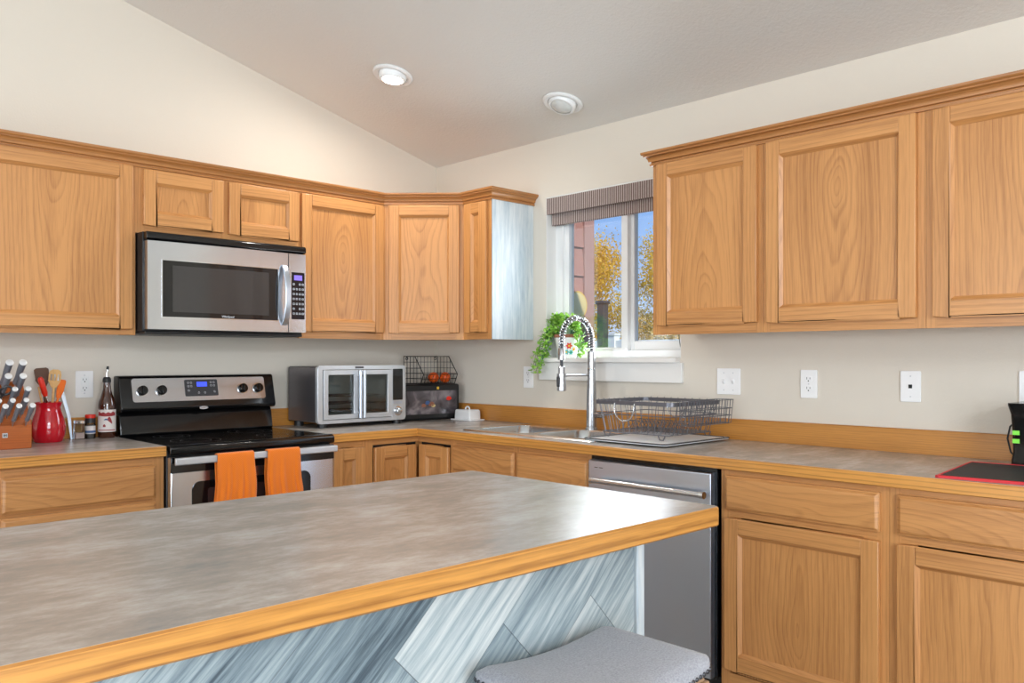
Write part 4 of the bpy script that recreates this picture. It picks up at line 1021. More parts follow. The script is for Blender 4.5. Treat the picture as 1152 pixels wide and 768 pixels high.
# ------------------------------------------------------------------ left worktop: knives, crock, shakers, bottle
kb = thing('knife_block', 'cherry wood knife block full of grey handled knives at the left edge', 'knife block', (-2.414, -.26, CT))
a = MB(); a.prism([(-.085, 0), (-.085, .092), (.048, .258), (.085, .262), (.120, 0)], 'x', -.12, .10, 'x', uo=.1); a.build('block', M['block'], kb, bevel=.003)
a = MB(); a.box(-.002, .016, -.0865, -.0845, .046, .064); lg = a.build('logo_plate', M['silver'], kb)
a = MB()
for s_ in (-.0045, 0, .0045):
    a.box(.007 + s_ - .001, .007 + s_ + .001, -.0875, -.0864, .050, .060)
a.box(.0015, .0125, -.0875, -.0864, .0545, .0558); a.build('twin_mark', M['dgrey'], lg)
kd = Vector((0, -.80, .60)).normalized()
def knife(label, cap, L_, r, blade=.05):
    c = Vector(cap); b = c - kd * L_
    o = thing('kitchen_knife', label, 'knife', tuple(b), 0, 'knives in the block')
    e1 = kd; w_ = Vector((1, 0, 0)); u_ = e1.cross(w_)
    m = MB(); V = []; pr = [(0, 1.0, .8), (.25, .85, .8), (.6, 1.05, .95), (.9, 1.1, 1.0), (1.0, 1.1, 1.0)]
    for q, kx, ky in pr:
        for k in range(12):
            t_ = 2 * math.pi * k / 12; p = e1 * (L_ * q) + w_ * (math.cos(t_) * r * .92 * kx) + u_ * (math.sin(t_) * r * 1.1 * ky); V.append(tuple(p))
    m.add(V, [(i * 12 + k, i * 12 + (k + 1) % 12, (i + 1) * 12 + (k + 1) % 12, (i + 1) * 12 + k) for i in range(4) for k in range(12)] + [tuple(range(12)), tuple(range(48, 60))], 'z', 0, 0, True); m.build('handle', M['handle'], o)
    m = MB(); V = []
    for q, s_ in ((L_, 1.12), (L_ + .003, 1.08), (L_ + .0045, .8)):
        for k in range(16):
            t_ = 2 * math.pi * k / 16; V.append(tuple(e1 * q + w_ * (math.cos(t_) * r * s_) + u_ * (math.sin(t_) * r * 1.08 * s_)))
    m.add(V, [(i * 16 + k, i * 16 + (k + 1) % 16, (i + 1) * 16 + (k + 1) % 16, (i + 1) * 16 + k) for i in range(2) for k in range(16)] + [tuple(range(32, 48)), tuple(range(16))], 'z', 0, 0, True); m.build('end_cap', M['cap'], o)
    m = MB(); V = [tuple(e1 * (-.03) + w_ * (sx_ * .0012) + u_ * (sy_ * r * .9)) for sx_ in (-1, 1) for sy_ in (-1, 1)] + [tuple(e1 * .001 + w_ * (sx_ * .0012) + u_ * (sy_ * r * .9)) for sx_ in (-1, 1) for sy_ in (-1, 1)]
    m.add(V, [(0, 1, 3, 2), (4, 6, 7, 5), (0, 4, 5, 1), (2, 3, 7, 6), (0, 2, 6, 4), (1, 5, 7, 3)]); m.build('blade', M['steelz'], o)
    return o
PX = ['rightmost', 'second from the right', 'third from the right', 'leftmost visible']
for i in range(4): knife('large grey handled knife in the top row of the block, ' + PX[i], (-2.345 - .046 * i, -.345, 1.252), .135, .0125)
for i in range(2): knife('grey handled knife in the second row of the block, ' + ('right one' if i == 0 else 'left one'), (-2.352 - .050 * i, -.375, 1.200), .125, .0115)
for i in range(2): knife('small grey handled knife in the third row of the block, ' + ('right one' if i == 0 else 'left one'), (-2.338 - .046 * i, -.392, 1.150), .100, .0095)
for i in range(4): knife('steak knife in the upper front row of the block, ' + PX[i], (-2.350 - .046 * i, -.412, 1.108), .090, .0088)
for i in range(4): knife('steak knife in the lowest front row of the block, ' + PX[i], (-2.336 - .046 * i, -.443, 1.088), .098, .0095)
# scissors handles
sc = thing('kitchen_scissors', 'kitchen scissors with steel loop handles standing in the knife block', 'scissors', (-2.432, -.300, 1.085))
a = MB()
for s_ in (-1, 1):
    cpt = Vector((s_ * .022, -.075, .060)); V = []
    for k in range(16):
        q = 2 * math.pi * k / 16; p = cpt + Vector((1, 0, 0)) * (.019 * math.cos(q)) + Vector((0, -.8, .6)) * (.028 * math.sin(q)); V.append(p)
    a.tube(V, .0045, 8, closed=True); a.tube([cpt - Vector((s_ * .008, -.021, .016)), (s_ * .004, 0, .0)], .005, 8)
a.build('loop_handles', M['dgrey'], sc)
a = MB(); a.box(-.008, .008, -.002, .002, -.04, .012); a.build('blades', M['steelz'], sc)

cr = thing('utensil_crock', 'glossy red ceramic utensil crock beside the knife block', 'crock', (-2.193, -.115, CT))
a = MB(); a.lathe([(.052, .0003), (.056, .004), (.064, .03), (.066, .065), (.060, .10), (.050, .128), (.047, .145), (.052, .162), (.054, .168), (.050, .168), (.044, .145), (.045, .13)], 40, caps=False); a.lathe([(.052, .0003), (.0005, .0003)], 40, caps=False); a.lathe([(.045, .13), (.001, .128)], 40, caps=False); a.build('jar', M['red'], cr)
def stick(name, label, cat, base_, tip, build, mats):
    b = Vector(base_); t_ = Vector(tip); d = (t_ - b); L_ = d.length; e = d.normalized(); side = Vector((1, 0, 0)); side = (side - e * side.dot(e)).normalized(); u_ = e.cross(side)
    o = thing(name, label, cat, tuple(b), 0, None)
    for nm, fn, mk in build:
        m = MB(); m.T = Matrix((side.to_4d(), u_.to_4d(), e.to_4d(), (0, 0, 0, 1))).transposed(); m.T[3][0] = m.T[3][1] = m.T[3][2] = 0
        for i in range(3): m.T[i][3] = 0
        m.T[3][3] = 1; fn(m, L_); m.build(nm, M[mk], o, bevel=.001)
    return o
cz = CT + .132
def spatula_head(m, L_):
    y0, y1 = -.002, .002; h0, h1 = L_ - .078, L_; w_ = .024
    def bar(x0, x1, z0, z1): m.box(x0, x1, y0, y1, z0, z1, 'z')
    m.prism([(-.010, h0), (.010, h0), (w_, h0 + .03), (-w_, h0 + .03)], 'y', y0, y1)
    for k in range(4): bar(-w_ + .0135 * k, -w_ + .0135 * k + .0075, h0 + .03, h0 + .058)
    m.prism([(-w_, h0 + .058), (w_, h0 + .058), (w_ * .85, h1 - .006), (w_ * .4, h1), (-w_ * .4, h1), (-w_ * .85, h1 - .006)], 'y', y0, y1)
stick('slotted_spatula', 'pale wooden slotted spatula standing in the red crock', 'spatula', (-2.183, -.125, cz), (-2.175, -.150, 1.222), [('shaft', lambda m, L_: m.tube([(0, 0, 0), (0, 0, L_ - .07)], .0055, 8), 'woodspoon'), ('slotted_head', spatula_head, 'woodspoon')], None)
def flat_head(w_, l_, tz=0):
    def f(m, L_): m.prism([(-.008, L_ - l_), (.008, L_ - l_), (w_, L_ - l_ * .6), (w_, L_ - .006), (w_ * .7, L_), (-w_ * .7, L_), (-w_, L_ - .006), (-w_, L_ - l_ * .6)], 'y', -.003, .003)
    return f
stick('wooden_turner', 'dark brown wooden turner standing at the back of the red crock', 'turner', (-2.196, -.098, cz), (-2.212, -.080, 1.228), [('shaft', lambda m, L_: m.tube([(0, 0, 0), (0, 0, L_ - .07)], .006, 8), 'brownspoon'), ('flat_head', flat_head(.028, .085), 'brownspoon')], None)
stick('silicone_spatula', 'orange silicone spatula on the right side of the red crock', 'spatula', (-2.170, -.120, cz), (-2.142, -.135, 1.178), [('shaft', lambda m, L_: m.tube([(0, 0, 0), (0, 0, L_ - .05)], .005, 8), 'orangeplastic'), ('flat_head', flat_head(.014, .08), 'orangeplastic')], None)
def grip(m, L_): m.tube([(0, 0, L_ - .085), (0, 0, L_ - .07), (0, 0, L_ - .01), (0, 0, L_)], [.008, .0115, .0115, .007], 14)
stick('red_handled_tool', 'kitchen tool with a fat red handle leaning left in the red crock', 'utensil', (-2.192, -.135, cz), (-2.238, -.165, 1.190), [('shaft', lambda m, L_: m.tube([(0, 0, 0), (0, 0, L_ - .08)], .005, 8), 'steelwire'), ('grip', grip, 'redplastic')], None)
stick('wooden_skewer', 'thin wooden spoon handle on the left side of the red crock', 'utensil', (-2.215, -.130, cz), (-2.240, -.150, 1.150), [('shaft', lambda m, L_: m.tube([(0, 0, 0), (0, 0, L_)], .004, 8), 'woodspoon'), ], None)
tg = thing('kitchen_tongs', 'steel kitchen tongs leaning between crock and spice shakers', 'tongs', (-2.088, -.060, CT))
for s_ in (0, 1):
    a = MB(); dx = .008 * s_
    P = [(dx * .3, -.006 + .010 * s_, .001), (-.012 + dx, -.002 + .008 * s_, .10), (-.045 + dx, .012 + .004 * s_, .24), (-.062, .020, .292)]
    V = []
    for p in P:
        for qx, qy in ((-.0042, 0), (.0042, 0), (.0042, .0015), (-.0042, .0015)): V.append((p[0] + qx, p[1] + qy, p[2]))
    a.add(V, [(i * 4 + k, i * 4 + (k + 1) % 4, (i + 1) * 4 + (k + 1) % 4, (i + 1) * 4 + k) for i in range(3) for k in range(4)] + [(0, 1, 2, 3), (12, 13, 14, 15)]); a.build('arm', M['steelz'], tg)
a = MB(); a.box(-.073, -.052, .012, .028, .284, .302); a.build('end_cap', M['blackm'], tg, bevel=.003)

s1 = thing('salt_shaker', 'square glass shaker of pink salt with chrome lid, left of the spice jar', 'shaker', (-2.062, -.080, CT))
a = MB(); a.prism(rrect(-.020, .020, -.020, .020, .005, 3), 'z', .0003, .066); a.build('glass_body', M['jarglass'], s1)
a = MB(); a.prism(rrect(-.018, .018, -.018, .018, .004, 3), 'z', .003, .028); a.build('salt', M['salt'], s1)
a = MB(); a.prism(rrect(-.020, .020, -.020, .020, .006, 3), 'z', .0665, .083); a.build('lid', M['chrome'], s1, bevel=.003)
s2 = thing('spice_jar', 'small round spice jar with red and black lid beside the beer bottle', 'jar', (-2.016, -.080, CT))
a = MB(); a.lathe([(.019, .0003), (.021, .003), (.021, .066), (.018, .070)], 28); a.build('glass_body', M['jarglass'], s2)
a = MB(); a.lathe([(.018, .002), (.018, .060)], 24); a.build('contents', M['spice'], s2)
a = MB(); a.lathe([(.0213, .022), (.0213, .056)], 28, caps=False); lb = a.build('jar_label', M['paper'], s2)
a = MB(); a.lathe([(.0216, .026), (.0216, .036)], 28, caps=False); a.build('blue_stripe', M['labelblue'], lb)
a = MB(); a.lathe([(.0212, .069), (.0212, .090)], 28); a.build('lid_ring', M['blackm'], s2)
a = MB(); a.lathe([(.0215, .0905), (.0215, .104), (.019, .106)], 28); a.build('lid_cap', M['redplastic'], s2)

bo = thing('beer_bottle', 'brown glass beer bottle with pourer spout used for oil, beside the range', 'bottle', (-1.950, -.090, CT))
a = MB(); a.lathe([(.033, .0003), (.0365, .005), (.0365, .142), (.034, .160), (.024, .190), (.017, .215), (.0145, .245), (.0145, .253)], 36); a.build('glass_body', M['amber'], bo)
a = MB(); a.lathe([(.0369, .028), (.0369, .126)], 36, caps=False); lb = a.build('bottle_label', M['paper'], bo)
def onlab(pts, r=.0373):
    m = MB(); V = []
    for ang, z in pts: q = R(ang); V.append((r * math.cos(q), r * math.sin(q), z))
    m.add(V, [tuple(range(len(V)))]); return m
CA = -108
def band(a0, a1, f0, f1, mk):
    m = MB(); V = []; n_ = 14
    for i in range(n_ + 1):
        t_ = i / n_; q = R(a0 + (a1 - a0) * t_)
        for f_ in (f0, f1): V.append((.0373 * math.cos(q), .0373 * math.sin(q), f_(t_)))
    m.add(V, [(2 * i, 2 * i + 2, 2 * i + 3, 2 * i + 1) for i in range(n_)], 'z', 0, 0, True); m.build('printed_motif', M[mk], lb, fix=False)
hump = lambda t_: math.sin(math.pi * t_)
band(CA - 62, CA + 62, lambda t_: .100 - .004 * hump(t_), lambda t_: .116 - .003 * hump(t_) + .003 * math.sin(t_ * 25), 'labelred')
band(CA - 60, CA + 60, lambda t_: .034, lambda t_: .038, 'labelred')
band(CA - 2, CA + 34, lambda t_: .062 + .020 * (1 - t_), lambda t_: .072 + .020 * hump(t_) + .006 * (1 - t_), 'labelred')
band(CA - 26, CA - 8, lambda t_: .050, lambda t_: .056 + .006 * hump(t_), 'labelred')
band(CA - 20, CA + 10, lambda t_: .080, lambda t_: .081 + .006 * hump(t_), 'labelblue')
a = MB(); a.lathe([(.0165, .246), (.0175, .250), (.0170, .262), (.012, .270)], 24); a.build('pourer_stopper', M['blackm'], bo)
a = MB(); a.tube([(0, 0, .268), (0, 0, .285), (.003, 0, .305)], [.0045, .004, .0035], 10); sp_ = a.build('spout', M['chrome'], bo)
a = MB(); a.tube([(.003, 0, .304), (.004, 0, .318)], [.006, .005], 10); a.build('spout_cap', M['blackm'], sp_)

# ------------------------------------------------------------------ outlets and switches
def plate(name, label, wall, s0, s1, z0, z1, kind):
    w_, h_ = abs(s1 - s0), z1 - z0; c = (s0 + s1) / 2; zc_ = (z0 + z1) / 2
    loc, rz = ((c, -.0008, zc_), 0) if wall == 'A' else ((-.0008, c, zc_), -90)
    o = thing(name, label, 'switch' if kind in ('dimmer', 'double') else 'outlet', loc, rz, 'wall plates')
    a = MB(); a.prism(rrect(-w_ / 2, w_ / 2, -h_ / 2, h_ / 2, .004, 3), 'y', -.006, 0); a.build('cover_plate', M['plate'], o, bevel=.0015)
    def sock(z):
        b = MB(); b.prism([(.0165 * math.cos(R(q)), z + max(-.0125, min(.0125, .0165 * math.sin(R(q))))) for q in range(0, 360, 15)], 'y', -.008, -.0058); s_ = b.build('socket', M['plate'], o, bevel=.0005)
        b = MB(); b.box(-.0075, -.0055, -.0084, -.0079, z - .001, z + .008); b.box(.0055, .0075, -.0084, -.0079, z - .000, z + .007); b.lathe([(.0028, 0), (.0005, .0004)], 10, c=(0, -.008, z - .007), axis='y', caps=False); b.build('slots', M['slot'], s_)
    if kind == 'duplex': sock(.0195); sock(-.0195)
    if kind == 'gfci':
        b = MB(); b.box(-.0165, .0165, -.0085, -.0055, -.033, .033); s_ = b.build('receptacle', M['white'], o, bevel=.001)
        b = MB()
        for z in (.019, -.019): b.box(-.0075, -.0055, -.0090, -.0084, z - .001, z + .007); b.box(.0055, .0075, -.009, -.0084, z, z + .007); b.lathe([(.0028, 0), (.0005, .0004)], 10, c=(0, -.0086, z - .007), axis='y', caps=False)
        b.build('slots', M['slot'], s_)
        b = MB(); b.box(-.008, .008, -.0095, -.0084, -.006, -.001); b.box(-.008, .008, -.0095, -.0084, .001, .006); b.build('test_buttons', M['plate'], s_)
    if kind == 'double':
        for x in (-.023, .023):
            b = MB(); b.prism([(-.0055, -.012), (-.015, .002), (-.012, .008), (-.0055, .010)], 'x', x - .005, x + .005); b.build('toggle', M['plate'], o, bevel=.001)
    if kind == 'dimmer':
        b = MB(); b.box(-.006, .006, -.0085, -.0058, -.007, .007); b.build('jack', M['slot'], o)
    b = MB()
    for z in ((-.5 * h_ + .02, .5 * h_ - .02) if kind != 'duplex' else (0,)):
        for x in ((-.023, .023) if kind == 'double' else (0,)): b.lathe([(.003, 0), (.0025, .001), (.0004, .001)], 12, c=(x, -.006, z), axis='y', caps=False)
    b.build('screws', M['silver'], o)
    return o
plate('wall_outlet', 'white wall outlet above the spice shakers left of the range', 'A', -2.054, -1.980, 1.093, 1.213, 'gfci')
plate('wall_outlet', 'white wall outlet left of the window sill near the corner', 'B', -.765, -.838, 1.109, 1.225, 'duplex')
plate('light_switch', 'white double toggle switch plate right of the window above the dish rack', 'B', -1.984, -2.100, 1.110, 1.225, 'double')
plate('wall_outlet', 'white wall outlet in the middle of the right hand wall', 'B', -2.378, -2.449, 1.107, 1.222, 'duplex')
plate('wall_jack', 'white wall plate with one small jack, right of the middle outlet', 'B', -2.777, -2.850, 1.106, 1.222, 'dimmer')
plate('wall_outlet', 'white wall outlet at the right edge above the black appliance', 'B', -3.172, -3.244, 1.110, 1.226, 'duplex')

# ------------------------------------------------------------------ red edged mat, black appliance
mt_ = thing('drying_mat', 'black ribbed rubber mat with red edge at the right end of the worktop', 'mat', (-.629, -3.119, CT), 0); mt_.rotation_euler = (0, 0, R(5.6))
a = MB(); a.prism(rrect(.008, .432, -.452, -.008, .006, 3), 'z', .0004, .0065); a.build('rubber_pad', M['matblack'], mt_)
a = MB(); 
p4 = [(.0, 0), (.44, 0), (.44, -.46), (0, -.46), (0, 0)]
a.sweep(p4, [(0, .0003), (.008, .0003), (.008, .0075), (.006, .0085), (.002, .0085), (0, .007)], left=False); a.build('red_rim', M['rededge'], mt_)
ap_ = thing('countertop_appliance', 'glossy black appliance with green lights at the right edge of the worktop', 'appliance', (-.104, -3.272, CT))
a = MB()
V = []; pr = [(.078, .0004), (.078, .02), (.074, .05), (.076, .12), (.079, .17), (.086, .20), (.086, .207)]
n = len(rrect(-1, 1, -1, 1, .3, 5))
for r_, z in pr: V += [(x, y, z) for x, y in rrect(-r_, r_, -r_, r_, .012, 5)]
a.add(V, [(j * n + i, j * n + (i + 1) % n, (j + 1) * n + (i + 1) % n, (j + 1) * n + i) for j in range(len(pr) - 1) for i in range(n)] + [tuple(range(n)), tuple(range((len(pr) - 1) * n, len(pr) * n))], 'z', 0, 0, True); a.build('housing', M['black'], ap_)
a = MB()
for z in (.077, .104): a.box(-.0775, -.0745, .052, .072, z, z + .014)
a.build('green_lights', M['greenled'], ap_)
a = MB(); a.box(-.0815, -.0755, -.03, .035, .125, .185); a.build('copper_window', plain('copper_panel', (112, 66, 46), .2, .5), ap_)
a = MB()
for z in (.122, .187): a.box(-.085, -.077, -.03, .035, z - .003, z + .003)
a.build('chrome_bars', M['chrome'], ap_)
a = MB(); a.tube([(.0, .075, .15), (.0, .100, .125), (.0, .108, .085), (.0, .098, .04), (.0, .077, .015)], .003, 8); a.build('cord_loop', M['blackm'], ap_)
a = MB(); a.tube([(.03, .03, .206), (.07, .03, .235), (.12, .035, .262), (.156, .045, .268)], .0035, 8); a.build('power_cord', M['blackm'], ap_)

# ------------------------------------------------------------------ potted plant on the sill
pl = thing('potted_plant', 'trailing green plant in a painted white pot on the window sill', 'plant', (.022, -1.062, WZ0 + .002))
a = MB(); a.lathe([(.045, .0004), (.048, .003), (.066, .105), (.063, .105), (.060, .098)], 36, caps=False); a.lathe([(.045, .0004), (.0005, .0004)], 36, caps=False); po = a.build('pot', M['ceramic'], pl)
a = MB(); a.lathe([(.066, .1055), (.069, .107), (.069, .122), (.062, .122), (.062, .106)], 36, caps=False); a.build('pot_rim', M['terracotta'], pl)
a = MB(); a.lathe([(.0615, .112), (.0005, .114)], 28, caps=False); a.build('soil', M['soil'], pl)
def flower(ang, z, r, m1, m2):
    q = R(ang); rad = .047 + .018 * z / .105 + .0016; nrm = Vector((math.cos(q), math.sin(q), -.18)).normalized(); c = Vector((rad * math.cos(q), rad * math.sin(q), z)); s_ = Vector((-math.sin(q), math.cos(q), 0)); u_ = nrm.cross(s_)
    m = MB(); V = [tuple(c + s_ * (r * (1 + .28 * math.cos(6 * R(k))) * math.cos(R(k))) + u_ * (r * (1 + .28 * math.cos(6 * R(k))) * math.sin(R(k)))) for k in range(0, 360, 10)]
    m.add(V, [tuple(range(36))]); f = m.build('painted_flower', M[m1], po, fix=False)
    m = MB(); c2 = c + nrm * .0006; V = [tuple(c2 + s_ * (r * .4 * math.cos(R(k))) + u_ * (r * .4 * math.sin(R(k)))) for k in range(0, 360, 20)]
    m.add(V, [tuple(range(18))]); m.build('flower_centre', M[m2], f, fix=False)
CD = 222
flower(CD + 10, .062, .0145, 'redplastic', 'yellow'); flower(CD - 4, .030, .012, 'teal', 'yellow'); flower(CD + 40, .045, .010, 'yellow', 'redplastic'); flower(CD + 22, .028, .011, 'teal', 'dkgreen')
rn = random.Random(5); lf = MB(); stm = MB()
def leaf(m, c, d, up, l_, w_):
    d = d.normalized(); s_ = d.cross(up); s_ = s_.normalized() if s_.length > .01 else Vector((1, 0, 0)); n = s_.cross(d)
    P = [c, c + d * l_ * .35 + s_ * w_ - n * .1 * l_, c + d * l_ * .35 - s_ * w_ - n * .1 * l_, c + d * l_ * .4, c + d * l_ * .75 + s_ * w_ * .8, c + d * l_ * .75 - s_ * w_ * .8, c + d * l_ - n * .15 * l_]
    m.add([tuple(p) for p in P], [(0, 1, 3), (0, 3, 2), (1, 4, 3), (3, 5, 2), (3, 4, 6), (3, 6, 5)], 'z', 0, 0, True)
for k in range(46):
    if k < 14: ang = rn.uniform(R(60), R(150)); reach = rn.uniform(.09, .17); drop = rn.uniform(.08, .20); out_ = (rn.uniform(-.10, -.05))
    elif k < 22: ang = rn.uniform(R(250), R(300)); reach = rn.uniform(.07, .11); drop = rn.uniform(.04, .14); out_ = rn.uniform(-.03, .0)
    else: ang = rn.uniform(0, 6.28); reach = rn.uniform(.02, .08); drop = rn.uniform(-.06, .02); out_ = rn.uniform(-.03, .0)
    p0 = Vector((.03 * math.cos(ang), .03 * math.sin(ang), .113)); P = [p0]; nseg = 9
    for j in range(1, nseg + 1):
        q = j / nseg; x = max(-.085, min(.035, p0.x + out_ * q + .03 * math.cos(ang) * q)); y = p0.y + math.sin(ang) * reach * q
        z = .113 + .065 * math.sin(math.pi * min(1, q * 1.15)) * (1 if k >= 14 else .8) - drop * q * q + (.045 * q if k >= 22 else 0)
        if x > -.055: z = max(z, .010); y = max(-.30, min(.108, y))
        if z < .0: x = min(x, -.078)
        P.append(Vector((x, y, z)))
    stm.tube(P, .0011, 4)
    for j in range(2, nseg + 1):
        for _ in range(3):
            d = Vector((rn.uniform(-1, .3), rn.uniform(-1, 1), rn.uniform(-.5, .9)))
            c = P[j] + Vector((rn.uniform(-.006, .002), rn.uniform(-.008, .008), rn.uniform(-.006, .008)))
            if c.x + d.x * .02 > .046: continue
            if c.x > -.06 and c.y > .095: d.y = -abs(d.y)
            leaf(lf, c, d, Vector((0, 0, 1)), rn.uniform(.016, .028), rn.uniform(.0065, .011))
lf.build('foliage', M['leaf'], pl, fix=False); stm.build('stems', M['dkgreen'], pl)

# ------------------------------------------------------------------ saddle stool
sx0_, sx1_, sy0_, sy1_ = -2.153, -1.735, -3.075, -2.775
st = thing('counter_stool', 'grey upholstered saddle stool with nailhead trim in front of the island', 'stool', ((sx0_ + sx1_) / 2, (sy0_ + sy1_) / 2, 0))
hx, hy = (sx1_ - sx0_) / 2, (sy1_ - sy0_) / 2
nx, ny = 40, 30; V = []
def se(u_, v_):   # superellipse mapping square -> rounded rect
    return u_, v_
def topz(x, y):
    a_ = x / hx; b_ = y / hy; z = .636 + .022 * a_ * a_
    z += .012 * (1 - abs(b_) ** 4) * (1 - abs(a_) ** 6) ; z -= .02 * max(0, abs(a_) - .86) ** 1 * 3.5 ; z -= .014 * max(0, abs(b_) - .86) * 5
    return z
for j in range(ny + 1):
    for i in range(nx + 1):
        u_, v_ = 2 * i / nx - 1, 2 * j / ny - 1; r = .12
        x, y = u_ * hx, v_ * hy; cx_, cy_ = hx - .035, hy - .035
        if abs(x) > cx_ and abs(y) > cy_:
            dx, dy = abs(x) - cx_, abs(y) - cy_; m_r = max(dx, dy); L_ = math.hypot(dx, dy); k = m_r / L_ if L_ > 0 else 1
            x = math.copysign(cx_ + dx * k, x); y = math.copysign(cy_ + dy * k, y)
        V.append((x, y, topz(x, y)))
F = [(j * (nx + 1) + i, j * (nx + 1) + i + 1, (j + 1) * (nx + 1) + i + 1, (j + 1) * (nx + 1) + i) for j in range(ny) for i in range(nx)]
rim = [i for i in range(nx + 1)] + [(j) * (nx + 1) + nx for j in range(1, ny + 1)] + [ny * (nx + 1) + i for i in range(nx - 1, -1, -1)] + [j * (nx + 1) for j in range(ny - 1, 0, -1)]
nb = len(rim); base_i = len(V)
for (k_, zz) in ((1.006, -.006), (1.008, -.013), (1.002, -.020)):
    for i in rim: V.append((V[i][0] * k_, V[i][1] * k_, V[i][2] + zz))
F += [(rim[i], rim[(i + 1) % nb], base_i + (i + 1) % nb, base_i + i) for i in range(nb)]
for l_ in range(2): F += [(base_i + l_ * nb + i, base_i + l_ * nb + (i + 1) % nb, base_i + (l_ + 1) * nb + (i + 1) % nb, base_i + (l_ + 1) * nb + i) for i in range(nb)]
F.append(tuple(base_i + 2 * nb + i for i in range(nb)))
a = MB(); a.add(V, F, 'x', 0, 0, True); seat = a.build('seat_cushion', M['seat'], st, sharp=80)
low = [V[base_i + 2 * nb + i] for i in range(nb)]
loop, Lt = resample(low + [low[0]], 107)
a = MB()
for p in loop[:-1]:
    nrm = Vector((p.x / hx ** 2 if abs(p.x) > hx * .93 else 0, p.y / hy ** 2 if abs(p.y) > hy * .9 else 0, 0)); nrm = nrm.normalized() if nrm.length > 0 else Vector((0, -1, 0))
    c = p + Vector((0, 0, .0055)) + nrm * .0015; s_ = nrm.cross(Vector((0, 0, 1)))
    V2 = []
    for rr, q in ((.0052, 0), (.0042, .0024), (.002, .0036)):
        for k in range(8): V2.append(tuple(c + s_ * (rr * math.cos(k * math.pi / 4)) + Vector((0, 0, 1)) * (rr * math.sin(k * math.pi / 4)) + nrm * q))
    a.add(V2, [(r_ * 8 + k, r_ * 8 + (k + 1) % 8, (r_ + 1) * 8 + (k + 1) % 8, (r_ + 1) * 8 + k) for r_ in range(2) for k in range(8)] + [tuple(range(16, 24))], 'z', 0, 0, True)
nh = a.build('nailhead_trim', M['nail'], st, fix=False); nh['kind'] = 'stuff'
a = MB(); a.box(-hx + .02, hx - .02, -hy + .015, hy - .015, .565, .606, 'x'); a.build('seat_frame', M['legwood'], st)
for sx_ in (-1, 1):
    for sy_ in (-1, 1):
        t0 = Vector((sx_ * (hx - .030), sy_ * (hy - .028), .600 if True else 0)); b0 = Vector((sx_ * (hx + .0), sy_ * (hy - .005), 0)); V2 = []
        for p, w_ in ((b0, .016), (t0, .020)):
            for qx, qy in ((-1, -1), (1, -1), (1, 1), (-1, 1)): V2.append((p.x + qx * w_, p.y + qy * w_, p.z))
        a = MB(); a.add(V2, [(0, 1, 5, 4), (1, 2, 6, 5), (2, 3, 7, 6), (3, 0, 4, 7), (0, 3, 2, 1), (4, 5, 6, 7)], 'z', uo=.3); a.build('leg', M['legwood'], st, bevel=.003)
for sy_ in (-1, 1):
    a = MB(); a.box(-hx + .01, hx - .01, sy_ * (hy - .016) - .010, sy_ * (hy - .016) + .010, .18, .215, 'x', uo=.3); a.build('stretcher', M['legwood'], st, bevel=.003)
for sx_ in (-1, 1):
    a = MB(); a.box(sx_ * (hx - .011) - .010, sx_ * (hx - .011) + .010, -hy + .01, hy - .01, .28, .315, 'y', uo=.3); a.build('stretcher', M['legwood'], st, bevel=.003)

# ------------------------------------------------------------------ outside the window
gm = MB(); gm.box(WT + .02, 40, -25, 40, -.45, -.35); struct(gm.build('ground', M['grass']))
hs = thing('siding_wall', 'brown lap sided wall of the house corner seen at the left of the window', 'wall', (.45, -.56, -.34))
a = MB(); zz = 0; 
while zz < 3.1:
    a.prism([(-.075 + .013, zz), (-.075, zz), (-.062, zz + .178), (-.05, zz + .178), (-.05, zz)], 'x', -.27, .195); zz += .176
a.box(-.27, .195, -.05, .6, 0, 3.1); a.build('lap_siding', M['siding'], hs)
a = MB(); a.box(.195, .285, -.082, .6, 0, 3.1); a.build('corner_board', M['sidetrim'], hs, bevel=.003)
dk = thing('wall_plaque', 'round pale yellow plaque on the brown siding outside the window', 'plaque', (.575, -.640, 1.592))
a = MB(); a.lathe([(.085, 0), (.085, .008), (.078, .011), (.01, .012)], 36, axis='y'); a.build('disc', M['paleyellow'], dk)
a = MB(); a.lathe([(.085, .0085), (.079, .0125), (.076, .0115)], 36, axis='y', caps=False); a.build('rim', M['yellow'], dk)
ps = thing('dark_post', 'dark grey post standing outside the window beside the brown corner board', 'post', (2.05, .39, -.35))
a = MB(); a.prism(rrect(-.035, .035, -.035, .035, .01, 3), 'z', 0, 2.06); a.build('shaft', M['darkpost'], ps); a = MB(); a.box(-.045, .045, -.045, .045, 2.06, 2.09); a.build('cap', M['darkpost'], ps, bevel=.008)
fn = thing('vinyl_fence', 'white vinyl privacy fence in front of the yellow trees', 'fence', (7, 4.5, -.35), 0)
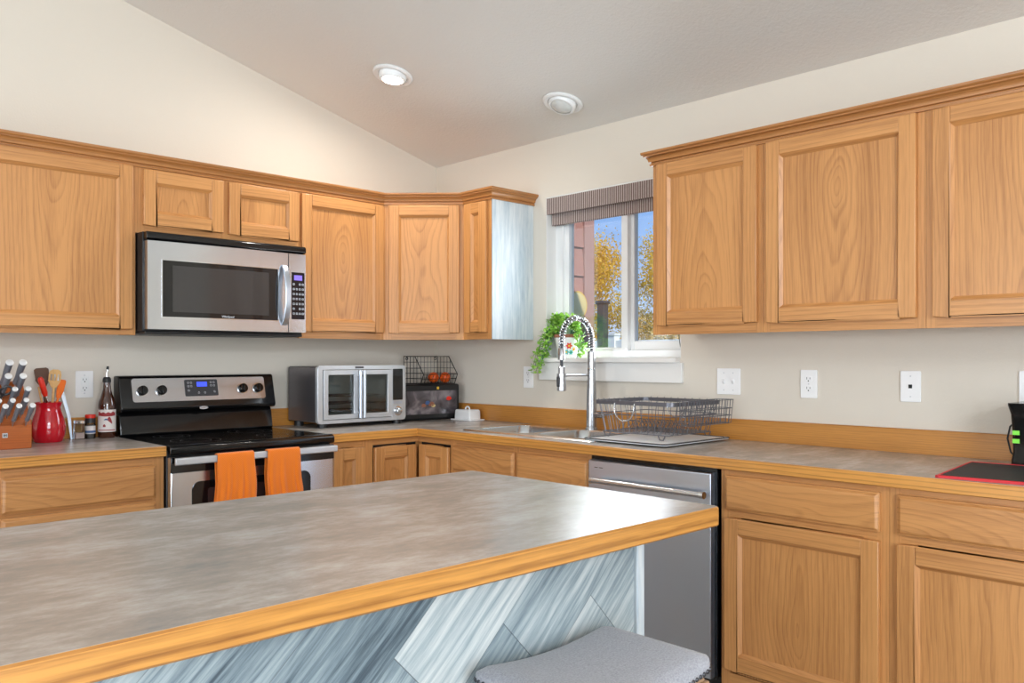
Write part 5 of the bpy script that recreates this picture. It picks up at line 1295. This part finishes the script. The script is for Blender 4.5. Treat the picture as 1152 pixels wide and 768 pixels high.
for i in range(5):
    y0 = -5.0 + 2.4 * i; a = MB(); a.box(-.065, .065, y0 - .065, y0 + .065, 0, 1.98); a.box(-.08, .08, y0 - .08, y0 + .08, 1.98, 2.01); a.build('fence_post', M['vinyl'], fn)
    if i < 4:
        a = MB(); a.box(-.02, .02, y0 + .065, y0 + 2.335, .08, 1.80)
        for k in range(1, 15): yy = y0 + .065 + 2.27 * k / 15; a.box(-.024, .024, yy - .003, yy + .003, .16, 1.74)
        a.box(-.035, .035, y0 + .065, y0 + 2.335, 1.76, 1.90); a.box(-.035, .035, y0 + .065, y0 + 2.335, .02, .16); a.build('fence_panel', M['vinyl'], fn)
def tree(label, x, y, h_, rad, nleaf, mk, seed, dens=1.0):
    r_ = random.Random(seed); o = thing('aspen_tree', label, 'tree', (x, y, -.35), 0, 'autumn trees outside'); a = MB(); tips = []
    a.tube([(0, 0, 0), (.05, .02, h_ * .3), (-.03, .04, h_ * .6), (.02, 0, h_ * .95)], [.09, .07, .045, .01], 10)
    for k in range(26):
        z = h_ * r_.uniform(.16, .92); q = r_.uniform(0, 6.28); l_ = rad * (1.15 - .75 * z / h_) * r_.uniform(.6, 1.1); e_ = Vector((math.cos(q) * l_, math.sin(q) * l_, z + l_ * r_.uniform(.3, .9))); s_ = Vector((0, 0, z))
        a.tube([s_, s_.lerp(e_, .5) + Vector((0, 0, .05)), e_], [.022, .014, .004], 5); tips.append((s_, e_))
    a.build('trunk', M['bark'], o); f = MB()
    for k in range(nleaf):
        s_, e_ = r_.choice(tips); q = r_.uniform(.25, 1.08); c = s_.lerp(e_, q) + Vector((r_.gauss(0, .17), r_.gauss(0, .17), r_.gauss(0, .19)))
        d = Vector((r_.gauss(0, 1), r_.gauss(0, 1), r_.gauss(0, 1))).normalized(); u_ = d.orthogonal().normalized(); v_ = d.cross(u_); s = r_.uniform(.016, .031)
        f.add([tuple(c + u_ * s), tuple(c + v_ * s * .8), tuple(c - u_ * s), tuple(c - v_ * s * .8)], [(0, 1, 2, 3)])
    f.build('foliage', M[mk], o, fix=False)
tree('yellow autumn tree seen through the left pane of the window', 9.4, 7.1, 3.9, 1.25, 30000, 'aspen', 1)
tree('tan autumn tree seen through the right pane of the window', 9.4, 4.15, 4.6, 1.2, 28000, 'aspen2', 3)
tree('pale autumn tree farther back, between the two nearer trees', 13.6, 8.3, 4.2, 1.7, 26000, 'aspen', 4)
